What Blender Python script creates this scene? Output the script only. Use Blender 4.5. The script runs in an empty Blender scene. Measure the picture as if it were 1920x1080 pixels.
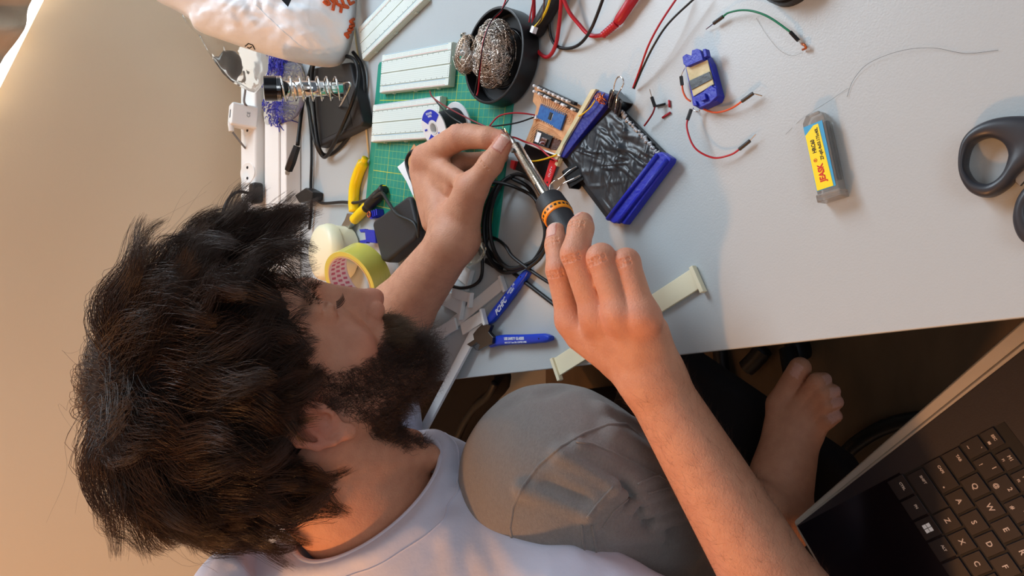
import bpy, bmesh, math, random
import numpy as np
from mathutils import Vector, Matrix

# ------------------------------------------------------------------ scene, camera, light
SC = bpy.context.scene
COL = SC.collection
PI = math.pi
PITCH = math.radians(40); FPX = 1400.0
CAM = Vector((0, 0, 1.287)); TZ = 0.74          # lens height, desk-top height
FW = Vector((0, math.cos(PITCH), -math.sin(PITCH)))
UP = Vector((0, math.sin(PITCH), math.cos(PITCH)))
RT = Vector((1, 0, 0))
cam = bpy.data.cameras.new('camera'); camo = bpy.data.objects.new('camera', cam); COL.objects.link(camo)
cam.sensor_width = 36; cam.lens = FPX / 1920 * 36; cam.clip_start = 0.02
camo.matrix_world = Matrix.Translation(CAM) @ Matrix((-UP, RT, -FW)).transposed().to_4x4()   # phone held sideways
SC.camera = camo
SC.view_settings.view_transform = 'Standard'; SC.view_settings.look = 'None'
SC.view_settings.exposure = -0.30; SC.view_settings.gamma = 1; SC.view_settings.use_curve_mapping = False

W = bpy.data.worlds.new('world'); SC.world = W; W.use_nodes = True
W.node_tree.nodes['Background'].inputs[0].default_value = (0.74, 0.85, 1.0, 1)
W.node_tree.nodes['Background'].inputs[1].default_value = 0.20

def light(name, kind, loc, energy, color, size=0.1, sizey=None, aim=None):
    l = bpy.data.lights.new(name, kind); l.energy = energy; l.color = color
    if kind == 'AREA':
        l.shape = 'RECTANGLE'; l.size = size; l.size_y = sizey or size
    else:
        l.shadow_soft_size = size
    o = bpy.data.objects.new(name, l); COL.objects.link(o); o.location = loc
    if aim is not None:
        o.rotation_euler = (Vector(aim) - Vector(loc)).to_track_quat('-Z', 'Y').to_euler()
    return o
light('window_daylight', 'AREA', (0.98, 1.33, 1.72), 54, (0.74, 0.88, 1.0), 1.0, 0.9, (0.3, 0.4, 0.6))
light('added_cool_fill', 'AREA', (0.35, -1.5, 2.25), 12, (0.80, 0.90, 1.0), 1.3, 0.9, (-.15, .6, .95))  # added cool fill from behind the camera, brightens face and shirt
light('room_lamp', 'POINT', (-1.0, .52, 1.74), 40, (1.0, 0.43, 0.14), 0.05)
# ------------------------------------------------------------------ pixel -> place on a real plane
def ray(x, y): return FW + RT * ((540 - y) / FPX) - UP * ((x - 960) / FPX)
def T(x, y, h=0.0):
    r = ray(x, y); return CAM + r * ((TZ + h - CAM.z) / r.z)
def Z(x, y, z): return T(x, y, z - TZ)
def WY(x, y, Y):
    r = ray(x, y); return CAM + r * ((Y - CAM.y) / r.y)
def frame(o, x, h=0.0):
    a = T(*o, h); b = T(*x, h); X = (b - a); X.z = 0; X.normalize(); Zv = Vector((0, 0, 1)); Y = Zv.cross(X)
    m = Matrix((X, Y, Zv)).transposed().to_4x4(); m.translation = a; return m
def L(m, x, y, h=0.0):                            # a desk pixel in the frame's own metres
    return m.inverted() @ T(x, y, h)
def basis(o, X, Y):
    X = Vector(X).normalized(); Zv = X.cross(Vector(Y)).normalized(); Y = Zv.cross(X)
    m = Matrix((X, Y, Zv)).transposed().to_4x4(); m.translation = o; return m

# ------------------------------------------------------------------ materials
def lin(c):
    return tuple((v / 12.92 if v <= .04045 else ((v + .055) / 1.055) ** 2.4) for v in (q / 255 for q in c))
def mat(name, rgb, rough=.5, metal=0., bump=0., scale=200., detail=3., var=None, varscale=30., trans=0., ior=1.45,
        sss=0., coat=0., alpha=1., emit=0., spec=.5, sheen=0., stretch=None):
    m = bpy.data.materials.new(name); m.use_nodes = True; nt = m.node_tree; n = nt.nodes; k = nt.links
    b = n['Principled BSDF']; i = b.inputs
    c = lin(rgb) + (1,)
    i['Base Color'].default_value = c; i['Roughness'].default_value = rough; i['Metallic'].default_value = metal
    i['Transmission Weight'].default_value = trans; i['IOR'].default_value = ior; i['Alpha'].default_value = alpha
    i['Coat Weight'].default_value = coat; i['Specular IOR Level'].default_value = spec
    if sheen: i['Sheen Weight'].default_value = sheen
    if sss:
        i['Subsurface Weight'].default_value = sss; i['Subsurface Radius'].default_value = (.012, .005, .003); i['Subsurface Scale'].default_value = .5
    if emit:
        i['Emission Color'].default_value = c; i['Emission Strength'].default_value = emit
    tc = n.new('ShaderNodeTexCoord'); src = tc.outputs['Object']
    if stretch:
        mp = n.new('ShaderNodeMapping'); mp.inputs['Scale'].default_value = stretch; k.new(src, mp.inputs[0]); src = mp.outputs[0]
    if bump:
        t = n.new('ShaderNodeTexNoise'); t.inputs['Scale'].default_value = scale; t.inputs['Detail'].default_value = detail
        k.new(src, t.inputs['Vector'])
        bp = n.new('ShaderNodeBump'); bp.inputs['Strength'].default_value = bump; bp.inputs['Distance'].default_value = .001
        k.new(t.outputs['Fac'], bp.inputs['Height']); k.new(bp.outputs[0], i['Normal'])
    if var:
        t = n.new('ShaderNodeTexNoise'); t.inputs['Scale'].default_value = varscale; t.inputs['Detail'].default_value = 4
        k.new(src, t.inputs['Vector'])
        r = n.new('ShaderNodeValToRGB'); r.color_ramp.elements[0].position = .35; r.color_ramp.elements[1].position = .65
        r.color_ramp.elements[0].color = c; r.color_ramp.elements[1].color = lin(var) + (1,)
        k.new(t.outputs['Fac'], r.inputs[0]); k.new(r.outputs[0], i['Base Color'])
    return m

M = dict(
    wall=mat('painted_wall', (222, 212, 190), .8, bump=.12, scale=260, spec=.25),
    desk=mat('desk_laminate', (180, 188, 191), .34, bump=.13, scale=620, detail=2),
    deskedge=mat('desk_edge_band', (196, 190, 186), .5),
    steel=mat('dark_steel_frame', (40, 40, 44), .5, .6),
    floor=mat('floor_boards', (104, 84, 62), .65, bump=.3, scale=60, var=(94, 76, 56), varscale=9, stretch=(1, 3, 1)),
    black=mat('black_plastic', (22, 22, 25), .42),
    blackgloss=mat('black_glossy_plastic', (18, 18, 21), .2),
    matte=mat('black_matte_plastic', (38, 38, 41), .55, bump=.15, scale=900),
    rubber=mat('black_rubber', (20, 21, 23), .5),
    fabric_black=mat('black_fabric', (22, 20, 22), .9, bump=.5, scale=900),
    red=mat('red_insulation', (178, 30, 44), .4),
    darkred=mat('dark_red_insulation', (132, 26, 34), .4),
    orange_wire=mat('orange_insulation', (214, 92, 48), .42),
    green_wire=mat('green_insulation', (22, 118, 84), .42),
    yellow_wire=mat('yellow_insulation', (232, 196, 30), .42),
    grey_wire=mat('grey_cable', (120, 122, 124), .5),
    white=mat('white_plastic', (232, 232, 230), .4),
    ivory=mat('ivory_print', (240, 232, 200), .5, bump=.25, scale=500, stretch=(1, 12, 1)),
    bb=mat('breadboard_plastic', (222, 232, 226), .45),
    bbside=mat('breadboard_side', (206, 212, 196), .5),
    hole=mat('breadboard_hole', (196, 208, 202), .7),
    bbred=mat('rail_red', (214, 130, 110), .6), bbblue=mat('rail_blue', (110, 165, 205), .6), print_grey=mat('print_grey', (120, 128, 128), .6),
    mat_green=mat('mat_green', (22, 138, 118), .55, bump=.2, scale=700, var=(28, 146, 124), varscale=60),
    mat_line=mat('mat_line', (150, 196, 110), .6), mat_bold=mat('mat_bold_line', (196, 204, 70), .6),
    mat_edge=mat('mat_edge', (44, 66, 66), .6),
    chrome=mat('chrome', (225, 225, 225), .08, 1.), metal=mat('bare_metal', (178, 176, 172), .28, 1., bump=.1, scale=300),
    used_steel=mat('heat_stained_steel', (170, 158, 138), .22, 1., bump=.3, scale=160, var=(196, 192, 186), varscale=50),
    darkmetal=mat('dark_metal', (92, 92, 92), .35, 1.), wool=mat('metal_wool', (226, 222, 216), .22, 1., var=(206, 180, 156), varscale=40),
    blue=mat('blue_print', (34, 44, 178), .38, bump=.5, scale=300, stretch=(1, 1, 14)), bluegrip=mat('blue_grip', (22, 62, 190), .3),
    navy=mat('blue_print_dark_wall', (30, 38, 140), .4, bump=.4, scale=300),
    label_blue=mat('label_blue', (30, 58, 200), .45), paper=mat('white_label', (244, 246, 248), .5), ink=mat('dark_ink', (28, 30, 28), .6),
    redink=mat('red_ink', (206, 44, 36), .6), whiteink=mat('white_ink', (226, 232, 240), .6),
    yellow=mat('yellow_label', (250, 224, 20), .45), cyan=mat('cyan_label', (64, 160, 210), .45), yellowgrip=mat('yellow_grip', (248, 214, 6), .35),
    orange=mat('orange_band', (248, 148, 24), .42), redpcb=mat('red_board', (206, 34, 40), .4), bluepcb=mat('blue_board', (34, 88, 158), .35, var=(46, 110, 178), varscale=300),
    copper_board=mat('copper_clad', (222, 168, 122), .38, .25, var=(206, 146, 98), varscale=120), trace=mat('etched_gap', (150, 96, 52), .6),
    copper=mat('copper', (204, 112, 70), .3, .9), brown=mat('brown_varnish', (84, 52, 40), .5, bump=.5, scale=400),
    pad=mat('black_tape_sheet', (46, 50, 55), .33, bump=.4, scale=140), padedge=mat('folded_tape_edge', (168, 174, 180), .3, .3, bump=.8, scale=300),
    masking=mat('masking_tape', (214, 206, 168), .6, bump=.5, scale=260, var=(196, 188, 146), varscale=90),
    wood=mat('pale_wood', (226, 202, 150), .6), tape_yellow=mat('adhesive_tape', (216, 208, 96), .25, coat=.4), core=mat('tape_core_paper', (236, 222, 224), .6),
    core_ink=mat('core_pink_ink', (204, 112, 136), .6), kraft=mat('kraft_core', (206, 176, 124), .7), cream=mat('cream_plastic', (236, 232, 200), .4, sss=0),
    bag=mat('white_plastic_bag', (244, 247, 250), .35, bump=1.0, scale=60, detail=9), bag_ink=mat('bag_orange_ink', (206, 88, 36), .5),
    bluebrush=mat('blue_bristle', (44, 48, 168), .4), grid=mat('grey_mesh', (70, 74, 78), .5),
    clear=mat('clear_plastic', (246, 246, 240), .12, trans=.92, ior=1.12, bump=.8, scale=45, detail=5), smoke=mat('smoky_plastic', (226, 224, 220), .15, trans=.82, ior=1.25),
    laptop=mat('laptop_deck', (34, 28, 32), .48, bump=.1, scale=900), key=mat('laptop_key', (26, 20, 24), .5), keyink=mat('key_legend', (206, 190, 178), .5),
    touch=mat('touchpad_glass', (14, 10, 16), .16), laptop_side=mat('laptop_side', (186, 178, 166), .35, .5), deckgap=mat('key_gap', (8, 6, 8), .6),
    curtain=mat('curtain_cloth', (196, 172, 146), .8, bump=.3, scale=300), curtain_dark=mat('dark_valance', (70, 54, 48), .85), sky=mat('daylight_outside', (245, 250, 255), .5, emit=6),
    scissor=mat('scissor_grip', (52, 54, 60), .36), chairblack=mat('chair_upholstery', (20, 16, 20), .85, bump=.4, scale=700),
)

# ------------------------------------------------------------------ mesh builder
class MB:
    def __init__(s): s.v = []; s.f = []; s.m = []
    def add(s, v, f, mt=None, mi=0):
        o = len(s.v)
        s.v += [tuple(mt @ Vector(p)) if mt is not None else tuple(p) for p in v]
        s.f += [tuple(i + o for i in q) for q in f]; s.m += [mi] * len(f); return s
    def box(s, c, d, rz=0, mt=None, mi=0, taper=1.0):
        x, y, z = (q / 2 for q in d); cz, sz = math.cos(rz), math.sin(rz)
        v = []
        for dz in (-z, z):
            k = taper if dz > 0 else 1
            for dx, dy in ((-x, -y), (x, -y), (x, y), (-x, y)):
                dx *= k; dy *= k
                v.append((c[0] + dx * cz - dy * sz, c[1] + dx * sz + dy * cz, c[2] + dz))
        return s.add(v, [(3, 2, 1, 0), (4, 5, 6, 7), (0, 1, 5, 4), (1, 2, 6, 5), (2, 3, 7, 6), (3, 0, 4, 7)], mt, mi)
    def prism(s, poly, z0, z1, mt=None, mi=0):
        a = sum(poly[i][0] * poly[(i + 1) % len(poly)][1] - poly[(i + 1) % len(poly)][0] * poly[i][1] for i in range(len(poly)))
        if a < 0: poly = list(poly)[::-1]
        n = len(poly); v = [(p[0], p[1], z0) for p in poly] + [(p[0], p[1], z1) for p in poly]
        f = [tuple(range(n - 1, -1, -1)), tuple(range(n, 2 * n))] + [(i, (i + 1) % n, n + (i + 1) % n, n + i) for i in range(n)]
        return s.add(v, f, mt, mi)
    def tube(s, pts, r, n=8, mt=None, mi=0, closed=False, cap=True):
        pts = [Vector(p) for p in pts]; N = len(pts); rr = r if hasattr(r, '__len__') else [r] * N
        v = []; f = []; t0 = (pts[1] - pts[0]).normalized(); nv = t0.orthogonal().normalized()
        for i, p in enumerate(pts):
            if closed: t = (pts[(i + 1) % N] - pts[i - 1]).normalized()
            else: t = (pts[min(i + 1, N - 1)] - pts[max(i - 1, 0)]).normalized()
            nv = (nv - t * nv.dot(t)); nv = nv.normalized() if nv.length > 1e-6 else t.orthogonal().normalized()
            b = t.cross(nv)
            for k in range(n):
                a = 2 * PI * k / n; v.append(p + (nv * math.cos(a) + b * math.sin(a)) * rr[i])
        for i in range(N if closed else N - 1):
            j = (i + 1) % N
            for k in range(n): f.append((i * n + k, i * n + (k + 1) % n, j * n + (k + 1) % n, j * n + k))
        if cap and not closed: f += [tuple(range(n - 1, -1, -1)), tuple((N - 1) * n + k for k in range(n))]
        return s.add(v, f, mt, mi)
    def cyl(s, p0, p1, r0, r1=None, n=24, mt=None, mi=0): return s.tube([p0, p1], [r0, r0 if r1 is None else r1], n, mt, mi)
    def lathe(s, prof, n=32, mt=None, mi=0, close=False):
        v = []; f = []; m = len(prof)
        for i in range(n):
            a = 2 * PI * i / n
            for r, z in prof: v.append((r * math.cos(a), r * math.sin(a), z))
        for i in range(n):
            j = (i + 1) % n
            for k in range(m if close else m - 1): f.append((i * m + k, j * m + k, j * m + (k + 1) % m, i * m + (k + 1) % m))
        return s.add(v, f, mt, mi)
    def grid(s, fn, nu, nv, mt=None, mi=0, closeu=False):
        v = [fn(i / (nu if closeu else nu - 1), j / (nv - 1)) for i in range(nu) for j in range(nv)]; f = []
        for i in range(nu if closeu else nu - 1):
            a = (i + 1) % nu
            for j in range(nv - 1): f.append((i * nv + j, a * nv + j, a * nv + j + 1, i * nv + j + 1))
        return s.add(v, f, mt, mi)
    def ball(s, c, r, n=12, mt=None, mi=0):
        rr = r if hasattr(r, '__len__') else (r, r, r)
        def fn(u, w):
            a = 2 * PI * u; b = PI * w
            return (c[0] + rr[0] * math.sin(b) * math.cos(a), c[1] + rr[1] * math.sin(b) * math.sin(a), c[2] - rr[2] * math.cos(b))
        return s.grid(fn, n * 2, n + 1, mt, mi, True)

def spline(P, n=8, closed=False):
    P = [Vector(p) for p in P]; out = []; N = len(P)
    for i in range(N if closed else N - 1):
        if closed: a, b, c, d = P[i - 1], P[i], P[(i + 1) % N], P[(i + 2) % N]
        else: a, b, c, d = P[max(i - 1, 0)], P[i], P[i + 1], P[min(i + 2, N - 1)]
        for k in range(n):
            t = k / n
            out.append(.5 * ((2 * b) + (c - a) * t + (2 * a - 5 * b + 4 * c - d) * t * t + (3 * b - a - 3 * c + d) * t ** 3))
    if not closed: out.append(P[-1])
    return out
def tag(o, label=None, cat=None, group=None, kind=None):
    if label: o['label'] = label
    if cat: o['category'] = cat
    if group: o['group'] = group
    if kind: o['kind'] = kind
    return o
def obj(name, mb, mt, parent=None, smooth=False, bevel=0, label=None, world=None, kind=None, seg=2):
    me = bpy.data.meshes.new(name); v = mb.v
    o = bpy.data.objects.new(name, me)
    if world is None and parent is None and v:
        c = [(min(p[i] for p in v) + max(p[i] for p in v)) / 2 for i in (0, 1)] + [min(p[2] for p in v)]
        v = [(p[0] - c[0], p[1] - c[1], p[2] - c[2]) for p in v]; o.location = c
    elif world is not None: o.matrix_world = world
    me.from_pydata(v, [], mb.f)
    for q in (mt if isinstance(mt, (list, tuple)) else [mt]): me.materials.append(q)
    if any(mb.m): me.polygons.foreach_set('material_index', mb.m)
    bm = bmesh.new(); bm.from_mesh(me); bmesh.ops.recalc_face_normals(bm, faces=bm.faces); bm.to_mesh(me); bm.free()
    if smooth: me.polygons.foreach_set('use_smooth', [True] * len(me.polygons))
    COL.objects.link(o)
    if bevel:
        b = o.modifiers.new('bevel', 'BEVEL'); b.width = bevel; b.segments = seg; b.limit_method = 'ANGLE'; b.angle_limit = .6
        me.polygons.foreach_set('use_smooth', [True] * len(me.polygons)); b.harden_normals = True
    if parent is not None: o.parent = parent
    if label: o['label'] = label
    if kind: o['kind'] = kind
    return o
def thing(name, label, cat, m=None, group=None):
    o = bpy.data.objects.new(name, None); COL.objects.link(o); o.empty_display_size = .02
    if m is not None: o.matrix_world = m if isinstance(m, Matrix) else Matrix.Translation(m)
    return tag(o, label, cat, group)
def MW(o):
    m = o.matrix_basis.copy()
    while o.parent is not None: o = o.parent; m = o.matrix_basis @ m
    return m
def local(par, pts):
    mi = MW(par).inverted(); return [mi @ Vector(p) for p in pts]
def solo(name, label, cat, mb, mt, m=None, group=None, **k): return tag(obj(name, mb, mt, world=m, **k), label, cat, group)
def struct(name, mb, mt, **k): o = obj(name, mb, mt, **k); o['kind'] = 'structure'; return o
def text(s, size, mt, parent, m, name='printed_text', bold=0, ext=.0001, sx=1.0, shear=0, align='CENTER'):
    c = bpy.data.curves.new(name, 'FONT'); c.body = s; c.size = size; c.extrude = ext; c.align_x = align; c.align_y = 'CENTER'; c.offset = bold; c.shear = shear; c.resolution_u = 3
    t = bpy.data.objects.new('tmp', c); COL.objects.link(t); dg = bpy.context.evaluated_depsgraph_get(); dg.update()
    me = bpy.data.meshes.new_from_object(t.evaluated_get(dg)); bpy.data.objects.remove(t); me.name = name
    me.transform(m @ Matrix.Diagonal((sx, 1, 1, 1))); me.materials.clear(); me.materials.append(mt)
    o = bpy.data.objects.new(name, me); COL.objects.link(o); o.parent = parent; return o
def Rz(a): return Matrix.Rotation(a, 4, 'Z')
def Tr(x, y, z=0): return Matrix.Translation((x, y, z))
def wire(name, label, cat, pts, r, mt, group=None, n=8, seg=8):
    mb = MB().tube(spline(pts, seg), r, n); return solo(name, label, cat, mb, mt, group=group, smooth=True)
def pwire(par, name, pts, r, mt, n=8, seg=8, smooth=True, label=None):   # a cable that is a part, points in the world
    mb = MB().tube(spline(local(par, pts), seg), r, n); return obj(name, mb, mt, par, smooth=smooth, label=label)

# ------------------------------------------------------------------ the room
WALLY = 1.40
struct('floor', MB().box((0, .3, -.01), (5, 4, .02)), M['floor'])
def slab(mb, poly, y0, y1, mi=0):
    n = len(poly); v = [(p[0], y0, p[1]) for p in poly] + [(p[0], y1, p[1]) for p in poly]
    return mb.add(v, [tuple(range(n)), tuple(range(2 * n - 1, n - 1, -1))] + [(i, n + i, n + (i + 1) % n, (i + 1) % n) for i in range(n)], mi=mi)
def hem(x, d): return 1.1507 - .385 * (x - .3107) + d       # the slanting lower edge of the window recess
H = [(.20, hem(.20, 0)), (1.55, hem(1.55, 0)), (1.55, 2.2), (.20, 2.2)]; O = [(-2.3, 0), (2.3, 0), (2.3, 2.6), (-2.3, 2.6)]
wb = MB()
for i in range(4):
    j = (i + 1) % 4; slab(wb, [O[i], O[j], H[j], H[i]], WALLY, WALLY + .14)
struct('wall_back', wb, M['wall'])
struct('wall_left', MB().box((-2.25, .3, 1.3), (.1, 4, 2.6)), M['wall'])
struct('ceiling', MB().box((0, .3, 2.65), (5, 4, .1)), mat('ceiling_paint', (225, 222, 215), .9))
struct('window_1', slab(MB(), [(.1, .4), (1.7, .4), (1.7, 2.3), (.1, 2.3)], WALLY + .15, WALLY + .16), M['sky'])
def curt(u, w):
    x = .16 + u * 1.42; z0 = hem(x, .0105) + .004 * math.sin(x * 60); z1 = 2.28
    return (x, WALLY - .035 + .011 * math.sin(x * 75 + 1.3 * math.sin(w * 5)) + .006 * math.sin(x * 31 + w * 9), z0 + (z1 - z0) * w ** 1.5)
c = MB().grid(curt, 220, 16)
cu = solo('curtain', 'thin beige curtain with a slanting hem and bright daylight under it', 'curtain', c, M['curtain'], smooth=True)
s = cu.modifiers.new('thick', 'SOLIDIFY'); s.thickness = .002
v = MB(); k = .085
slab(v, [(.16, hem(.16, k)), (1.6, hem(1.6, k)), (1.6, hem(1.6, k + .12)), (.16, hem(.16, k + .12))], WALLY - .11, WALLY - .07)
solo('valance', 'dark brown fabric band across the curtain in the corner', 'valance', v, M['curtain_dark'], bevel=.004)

# ------------------------------------------------------------------ the desk
e0, e1 = T(845, 712), T(1920, 596); ed = (e1 - e0).normalized()
farp = e0 - ed * ((e0.y - 1.31) / -ed.y) if False else e0 + ed * ((1.31 - e0.y) / ed.y)
nearp = e0 + ed * ((-.45 - e0.y) / ed.y)
desk = thing('desk', 'pale grey laminate desk with a thin straight edge, everything lies on it', 'desk', Tr(.5, .5, 0))
inv = Matrix.Translation((-.5, -.5, 0))
poly = [(farp.x, 1.31), (nearp.x, -.45), (1.5, -.45), (1.5, 1.31)]
o = obj('desk_top', MB().prism(poly, TZ - .024, TZ, inv), M['desk'], desk, bevel=.0012)
ins = ed.orthogonal()
for x, y in ((farp.x + .12, 1.2), (nearp.x + .12, -.35), (1.42, 1.2), (1.42, -.35)):
    obj('leg', MB().box((x, y, (TZ - .026) / 2), (.05, .05, TZ - .028), mt=inv), M['steel'], desk)

# cable trunking and power strip behind the desk items
tr = thing('cable_trunking', 'long white plastic cable trunking along the wall', 'cable trunking', Tr(.3, 1.26, TZ))
obj('duct', MB().box((0, 0, .014), (2.0, .09, .028)), M['white'], tr, bevel=.003)
obj('lid', MB().box((0, .005, .0305), (2.0, .06, .004)), M['white'], tr, bevel=.001)
ps = thing('power_strip', 'white multi-socket power strip lying against the wall', 'power strip', Matrix.Translation((.20, 1.335, TZ + .010)) @ Matrix.Rotation(.30, 4, 'X'))
# tilt so that the sockets look up and out
obj('strip_body', MB().box((0, 0, .024), (.62, .042, .042)), M['white'], ps, bevel=.005)
for i in range(6):
    x = -.25 + i * .085
    s = obj('socket', MB().lathe([(0, .0452), (.0175, .0452), (.0188, .0458), (.0195, .0452), (.0195, .044), (0, .044)], 24, mt=Tr(x, 0)), M['white'], ps, smooth=True)
    hb = MB()
    for dx in (-.0095, .0095): hb.cyl((x + dx, 0, .0445), (x + dx, 0, .0457), .0026, n=10)
    obj('pin_hole', hb, M['black'], s)
# ------------------------------------------------------------------ cutting mat
BR, BL, TR_, TL = (933, 453), (687, 397), (976, 104), (713, 111)
m = frame(BR, BL); q = [L(m, *p) for p in (BR, BL, TL, TR_)]
mw = (q[1].x + q[2].x - q[3].x) / 2; mh = -(q[2].y + q[3].y - q[1].y) / 2
# the mat's own x runs to the wall, its y runs away from the sitter
sgn = 1 if q[3].y > 0 else -1; mh = abs(q[2].y + q[3].y) / 2
mt_ = thing('cutting_mat', 'green self-healing cutting mat with a yellow grid under the breadboards', 'cutting mat', m)
def P2(x, y): return (x, sgn * y)
ca = [P2(.004, 0), P2(mw - .004, 0), P2(mw, .004), P2(mw, mh - .004), P2(mw - .004, mh), P2(.004, mh), P2(0, mh - .004), P2(0, .004)]
obj('mat_sheet', MB().prism(ca, 0, .0022), M['mat_green'], mt_)
gl = MB(); gb = MB(); bx, by = .012, .012; nx = int((mw - 2 * bx) / .01); ny = int((mh - 2 * by) / .01)
def ln(b, x0, y0, x1, y1, w, z=.00235):
    d = Vector((x1 - x0, y1 - y0)).normalized() * w / 2; n_ = (-d.y, d.x)
    b.add([(x0 + n_[0], sgn * (y0 + n_[1]), z), (x1 + n_[0], sgn * (y1 + n_[1]), z), (x1 - n_[0], sgn * (y1 - n_[1]), z), (x0 - n_[0], sgn * (y0 - n_[1]), z)], [(0, 1, 2, 3)])
for i in range(nx + 1): ln(gb if i % 5 == 0 else gl, bx + i * .01, by, bx + i * .01, by + ny * .01, .0008 if i % 5 == 0 else .0004, .00235 + (.0001 if i % 5 == 0 else 0))
for j in range(ny + 1): ln(gb if j % 5 == 0 else gl, bx, by + j * .01, bx + nx * .01, by + j * .01, .0009 if j % 5 == 0 else .0004, .00242 + (.0001 if j % 5 == 0 else 0))
ln(gl, bx + .05, by + .05, bx + .2, by + .2, .0004, .0024); ln(gl, bx + .1, by + .05, bx + .2, by + .1077, .0004, .0024)
obj('grid_lines', gl, M['mat_line'], mt_); obj('bold_grid_lines', gb, M['mat_bold'], mt_)

# ------------------------------------------------------------------ breadboards
def breadboard(o, x, label, h=.0, lift=.0026):
    m = frame(o, x, .0115); m.translation.z = TZ + lift
    t = thing('breadboard', label, 'breadboard', m, 'solderless breadboards on the desk')
    Lb, Wb, Hb = .171, .0535, .0090
    b = MB().box((Lb / 2, Wb / 2, Hb / 2 - .0004), (Lb, Wb, Hb - .0008))
    for x_ in (.03, .085, .14): b.box((x_, -.0007, .003), (.005, .0016, .004))
    obj('base', b, M['bbside'], t, bevel=.0006)
    top = MB()
    for y0, y1 in ((.0008, .0096), (.0104, .0262), (.0275, .0431), (.0439, .0527)): top.box((Lb / 2, (y0 + y1) / 2, Hb), (Lb - .0014, y1 - y0, .0014))
    obj('top_face', top, M['bb'], t, bevel=.0003)
    ho = MB(); z = Hb + .00074
    def sq(x_, y_, s_=.0005): ho.add([(x_ - s_, y_ - s_, z), (x_ + s_, y_ - s_, z), (x_ + s_, y_ + s_, z), (x_ - s_, y_ + s_, z)], [(0, 1, 2, 3)])
    for i in range(63):
        for j in range(5): sq(.0063 + i * .00254, .0130 + j * .00254); sq(.0063 + i * .00254, .0302 + j * .00254)
    for i in range(50):
        if i % 5 != 4 or True:
            xx = .012 + (i + i // 5) * .00254
            for yy in (.0040, .0066, .0470, .0496): sq(xx, yy)
    obj('contact_holes', ho, M['hole'], t)
    r1 = MB(); r2 = MB(); tk = MB()
    for b_, y_ in ((r1, .0018), (r2, .0088), (r1, .0450), (r2, .0520)): b_.box((Lb / 2, y_, z), (Lb - .016, .0005, .0001))
    for i in range(0, 64, 5):
        for y_ in (.0117, .0440 - .0018): tk.box((.0063 + max(i - 1, 0) * .00254, y_, z), (.0012, .0011, .0001))
    for j in range(5):
        for x_ in (.0030, Lb - .0036): tk.box((x_, .0130 + j * .00254, z), (.0011, .0010, .0001)); tk.box((x_, .0302 + j * .00254, z), (.0011, .0010, .0001))
    obj('rail_line_red', r1, M['bbred'], t); obj('rail_line_blue', r2, M['bbblue'], t); obj('row_numbers', tk, M['print_grey'], t)
    return t
breadboard((712, 175), (850, 160), 'white breadboard on the mat, right beside the dish of metal wool')
breadboard((696, 267), (835, 259), 'white breadboard on the mat, behind the blue and white solder spool')
breadboard((678, 113), (793, 0), 'white breadboard lying askew beside the bag, beyond the mat', lift=.0006)

# ------------------------------------------------------------------ dish of metal wool
dc = T(927, 105, .023); dc.z = TZ
dish = thing('cleaning_dish', 'round black dish open at the top, holding curly metal wool', 'dish', dc)
dish.location.z = TZ + .0028
RD = .0535
obj('bowl', MB().lathe([(0, 0), (RD - .001, 0), (RD, .001), (RD, .0225), (RD - .0008, .023), (RD - .003, .023), (RD - .0036, .0215), (RD - .004, .004), (RD - .006, .0025), (0, .0025)], 72), M['black'], dish, smooth=False, bevel=.0003)
obj('inner_ring', MB().lathe([(.030, .0026), (.0315, .006), (.033, .006), (.0345, .0026)], 48), M['blackgloss'], dish, smooth=True)
rng = random.Random(5); wm = MB()
wc = T(903, 100, .034); wc.z = 0; wc = wc - Vector((dc.x, dc.y, 0))
for i in range(190):
    # a strip of springy ribbon wandering over the ball
    big = rng.random() < .8
    c0 = Vector((.000, -.004, .024)) if big else Vector((.008, .036, .030)); er = Vector((.040, .032, .020)) if big else Vector((.026, .020, .016))
    a = Vector((rng.gauss(0, 1), rng.gauss(0, 1), rng.gauss(.5, 1))).normalized(); b = Vector((rng.gauss(0, 1), rng.gauss(0, 1), rng.gauss(0, .6))).normalized()
    k = rng.uniform(.72, 1.0); pts = []; n_ = 90; f0 = rng.uniform(0, 6); fr = rng.uniform(15, 24); rad = rng.uniform(.0012, .0022)
    for s in range(n_):
        u = s / n_ * 1.6; d = (a + b * (u - .8)).normalized(); base = c0 + Vector((d.x * er.x, d.y * er.y, d.z * er.z)) * k
        t1 = d.orthogonal().normalized(); t2 = d.cross(t1); an = f0 + fr * u * 2.5
        p = base + t1 * math.cos(an) * rad * 1.5 + t2 * math.sin(an) * rad * 1.5
        p.z = max(p.z, .0075 if Vector((p.x, p.y)).length < RD - .006 else .0255)
        pts.append(p)
    wm.tube(pts, .00040, 3, cap=False)
solo('metal_wool', 'ball of curly shiny metal wool heaped in the black dish', 'metal wool', wm, M['wool'], m=Matrix.Translation((dc.x, dc.y, TZ + .0028)), smooth=True)
wire('hookup_wire', 'red hook-up wire hanging across the metal wool', 'wire', [T(955, -20, .03), T(940, 20, .04), T(921, 40, .052), T(907, 75, .058), T(901, 120, .054), T(897, 165, .036), T(894, 179, .034)], .0009, M['red'], 'fine wires over the metal wool')
wire('hookup_wire', 'black hook-up wire hanging across the metal wool', 'wire', [T(965, -20, .03), T(943, 15, .040), T(922, 38, .0535), T(908, 75, .0595), T(900, 120, .0555), T(893, 160, .038), T(889, 180, .035)], .0007, M['black'], 'fine wires over the metal wool')

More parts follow.
